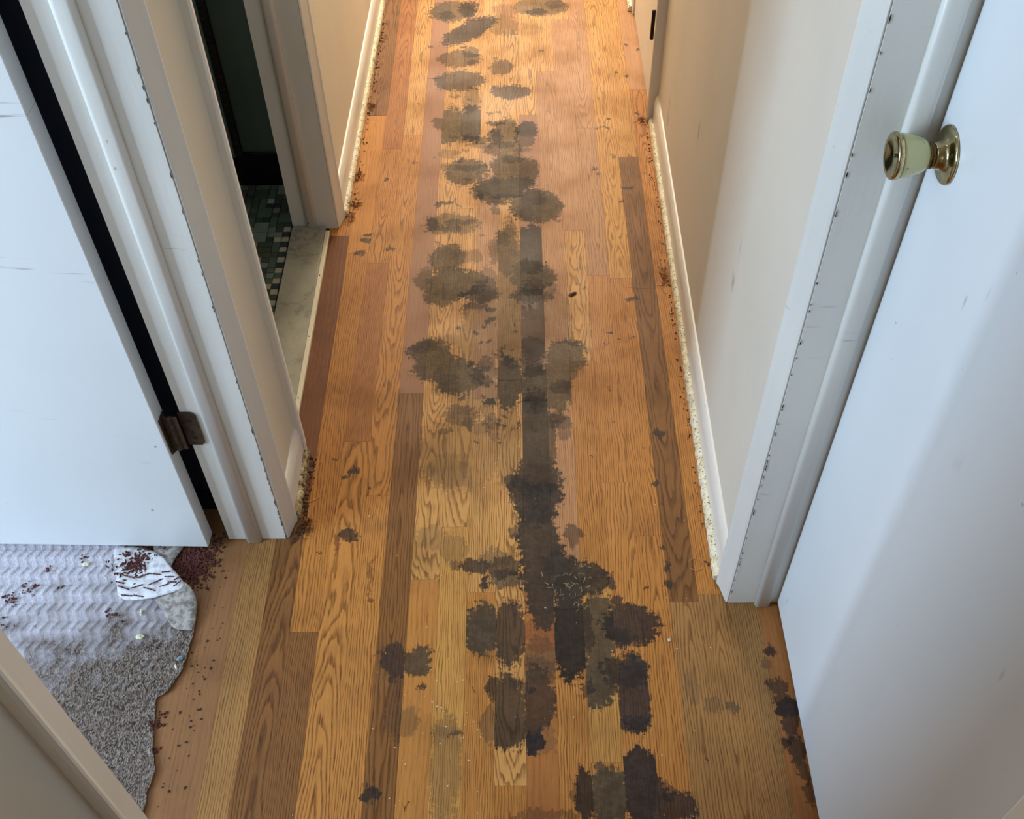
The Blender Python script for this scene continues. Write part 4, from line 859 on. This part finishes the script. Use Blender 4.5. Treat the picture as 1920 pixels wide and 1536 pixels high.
crumb('lint_tuft', 'blue grey lint caught on the torn edge of the padding', 'lint', (-0.656, 0.947, .0075), (.009, .006, .005), M_lint, .5, 8)
crumb('wood_splinter', 'pale curled splinter on the padding edge below the lint', 'splinter', (-0.661, 0.929, .0072), (.0022, .0075, .0025), M_cream, .5, 9)

def specks():
    rnd = random.Random(31); v = []; f = []
    for _ in range(70):
        x = rnd.uniform(-.42, .36); y = rnd.uniform(.55, 1.35)
        s = rnd.choice((.0004, .0005, .0006, .0008, .0010)); lump(rnd, (x, y, .0002), s*rnd.uniform(1, 2.2), s, s*.6, rnd.uniform(0, 3), v, f)
    for _ in range(40):
        s = rnd.uniform(.0006, .0013); lump(rnd, (rnd.gauss(-.17, .05), rnd.gauss(.86, .12), .0002), s*1.5, s, s*.6, rnd.uniform(0, 3), v, f)
    tag(link('white_specks', mesh('white_specks', v, f), M_white), 'tiny white specks of grit scattered over the near boards', 'specks', kind='stuff')
    v = []; f = []
    for _ in range(46):
        a = rnd.uniform(0, 6.28); L = rnd.uniform(.003, .009); cx = rnd.gauss(.098, .026); cy = rnd.gauss(1.105, .026); w = rnd.uniform(.0004, .0009)
        lump(rnd, (cx, cy, .0002), L, w, .0005, a, v, f)
    for _ in range(14):
        lump(rnd, (rnd.gauss(.092, .012), rnd.gauss(1.395, .016), .0002), rnd.uniform(.002, .005), .0006, .0005, rnd.uniform(0, 3), v, f)
    tag(link('flaking_finish', mesh('flaking_finish', v, f), plain('flaked_varnish', (150, 146, 106), 0.6)), 'greenish flakes of lifting varnish on the black stains', 'flakes', kind='stuff')
    v = []; f = []
    for _ in range(60):
        x = rnd.uniform(-.645, -.59); y = rnd.uniform(.60, 1.2); s = rnd.uniform(.0008, .0024)
        lump(rnd, (x, y, .0002), s*1.3, s, s*.8, rnd.uniform(0, 3), v, f)
    for _ in range(30):
        s = rnd.uniform(.001, .003); lump(rnd, (rnd.gauss(-.632, .008), rnd.gauss(1.212, .012), .0002), s*1.3, s, s, rnd.uniform(0, 3), v, f)
    tag(link('dark_grit', mesh('dark_grit', v, f), plain('dark_brown_grit', (70, 44, 34), 0.8)), 'dark grit on the brown boards between padding and door frame', 'grit', kind='stuff')
specks()
def wall_debris():
    rnd = random.Random(77); v = []; f = []
    for _ in range(120):
        y = rnd.uniform(1.232, 1.44); s = rnd.uniform(.0008, .0026)
        lump(rnd, (-.4665+abs(rnd.gauss(0, .005)), y, .0002), s*1.4, s, s, rnd.uniform(0, 3), v, f)
    for _ in range(90):
        s = rnd.uniform(.0008, .003); a = rnd.random()
        lump(rnd, (-.484+.026*a+abs(rnd.gauss(0, .004)), 1.212+.05*a+rnd.gauss(0, .006), .0002), s*1.5, s, s*1.2, rnd.uniform(0, 3), v, f)
    for _ in range(110):
        y = rnd.uniform(2.28, 3.3); s = rnd.uniform(.0008, .0028)
        lump(rnd, (XLf(y)+.0265+abs(rnd.gauss(0, .006)), y, .0002), s*1.4, s, s, rnd.uniform(0, 3), v, f)
    for _ in range(130):
        y = rnd.uniform(1.12, 2.68); s = rnd.uniform(.0007, .0022)
        lump(rnd, (XRf(y)-.0265-abs(rnd.gauss(0, .005)), y, .0002), s*1.4, s, s, rnd.uniform(0, 3), v, f)
    tag(link('wall_debris', mesh('wall_debris', v, f), plain('brown_debris', (84, 54, 32), 0.9)), 'brown dust and crumbs along the feet of the baseboards', 'debris', kind='stuff')
wall_debris()

def fibres(label, spots, mat, seed, n=16, spread=.012, L=.012, group=None):
    rnd = random.Random(seed)
    for (x, y, lab) in spots:
        v = []; f = []
        for _ in range(n):
            px, py = rnd.gauss(0, spread*.4), rnd.gauss(0, spread); a = rnd.uniform(0, 6.28); pts = []; pz = .0008
            for s in range(6):
                pts.append((px, py, pz)); a += rnd.uniform(-.9, .9); px += math.cos(a)*L/5; py += math.sin(a)*L/5; pz = max(.0008, pz+rnd.uniform(-.002, .003))
            tv, tf = tube('f', pts, .0005, None); b = len(v); v += tv; f += [tuple(q+b for q in ff) for ff in tf]
        tag(link('carpet_tuft', mesh('carpet_tuft', v, f), mat, None, (x, y, 0)), lab, 'carpet tuft', group)
G = 'brown carpet tufts left along the walls'
fibres('', [(-0.452, 2.318, 'brown carpet tuft at the foot of the left baseboard, nearest the bathroom frame'), (-0.456, 2.445, 'brown carpet tuft at the left baseboard, second past the bathroom frame'),
            (-0.448, 2.80, 'brown carpet tuft at the left baseboard, farthest down the hall'), (0.368, 2.705, 'brown carpet tuft at the far right baseboard end by the hinged door'),
            (0.368, 2.01, 'brown carpet tuft at the middle of the right baseboard'), (-0.452, 1.245, 'dark carpet tuft at the grimy corner of the left door frame'),
            (-0.462, 2.262, 'carpet threads at the corner of the bathroom door casing')], M_fibre, 12, 34, .013, .016, G)
def thread(label, pts, mat=M_palefibre, r=.0006):
    v, f = tube('t', pts, r, None); tag(link('loose_thread', mesh('loose_thread', v, f, True), mat), label, 'thread')
thread('pale curled thread on the floor at the foot of the right door frame', [(0.334, 1.155, .001), (0.345, 1.165, .002), (0.355, 1.160, .002), (0.362, 1.148, .0015), (0.358, 1.136, .001), (0.345, 1.134, .001), (0.336, 1.140, .0008)])
thread('pale thread at the short dirty baseboard on the left, upper one', [(-0.470, 1.402, .004), (-0.462, 1.396, .003), (-0.456, 1.400, .001), (-0.449, 1.418, .001), (-0.444, 1.430, .001)])
thread('pale thread at the short dirty baseboard on the left, lower one', [(-0.474, 1.318, .006), (-0.462, 1.314, .002), (-0.450, 1.318, .001), (-0.438, 1.326, .001), (-0.430, 1.331, .001)])
thread('thin straight scratchlike thread across the dark right board', [(0.262, 1.975, .0008), (0.30, 1.972, .0008), (0.345, 1.969, .0008)], M_palefibre, .00035)
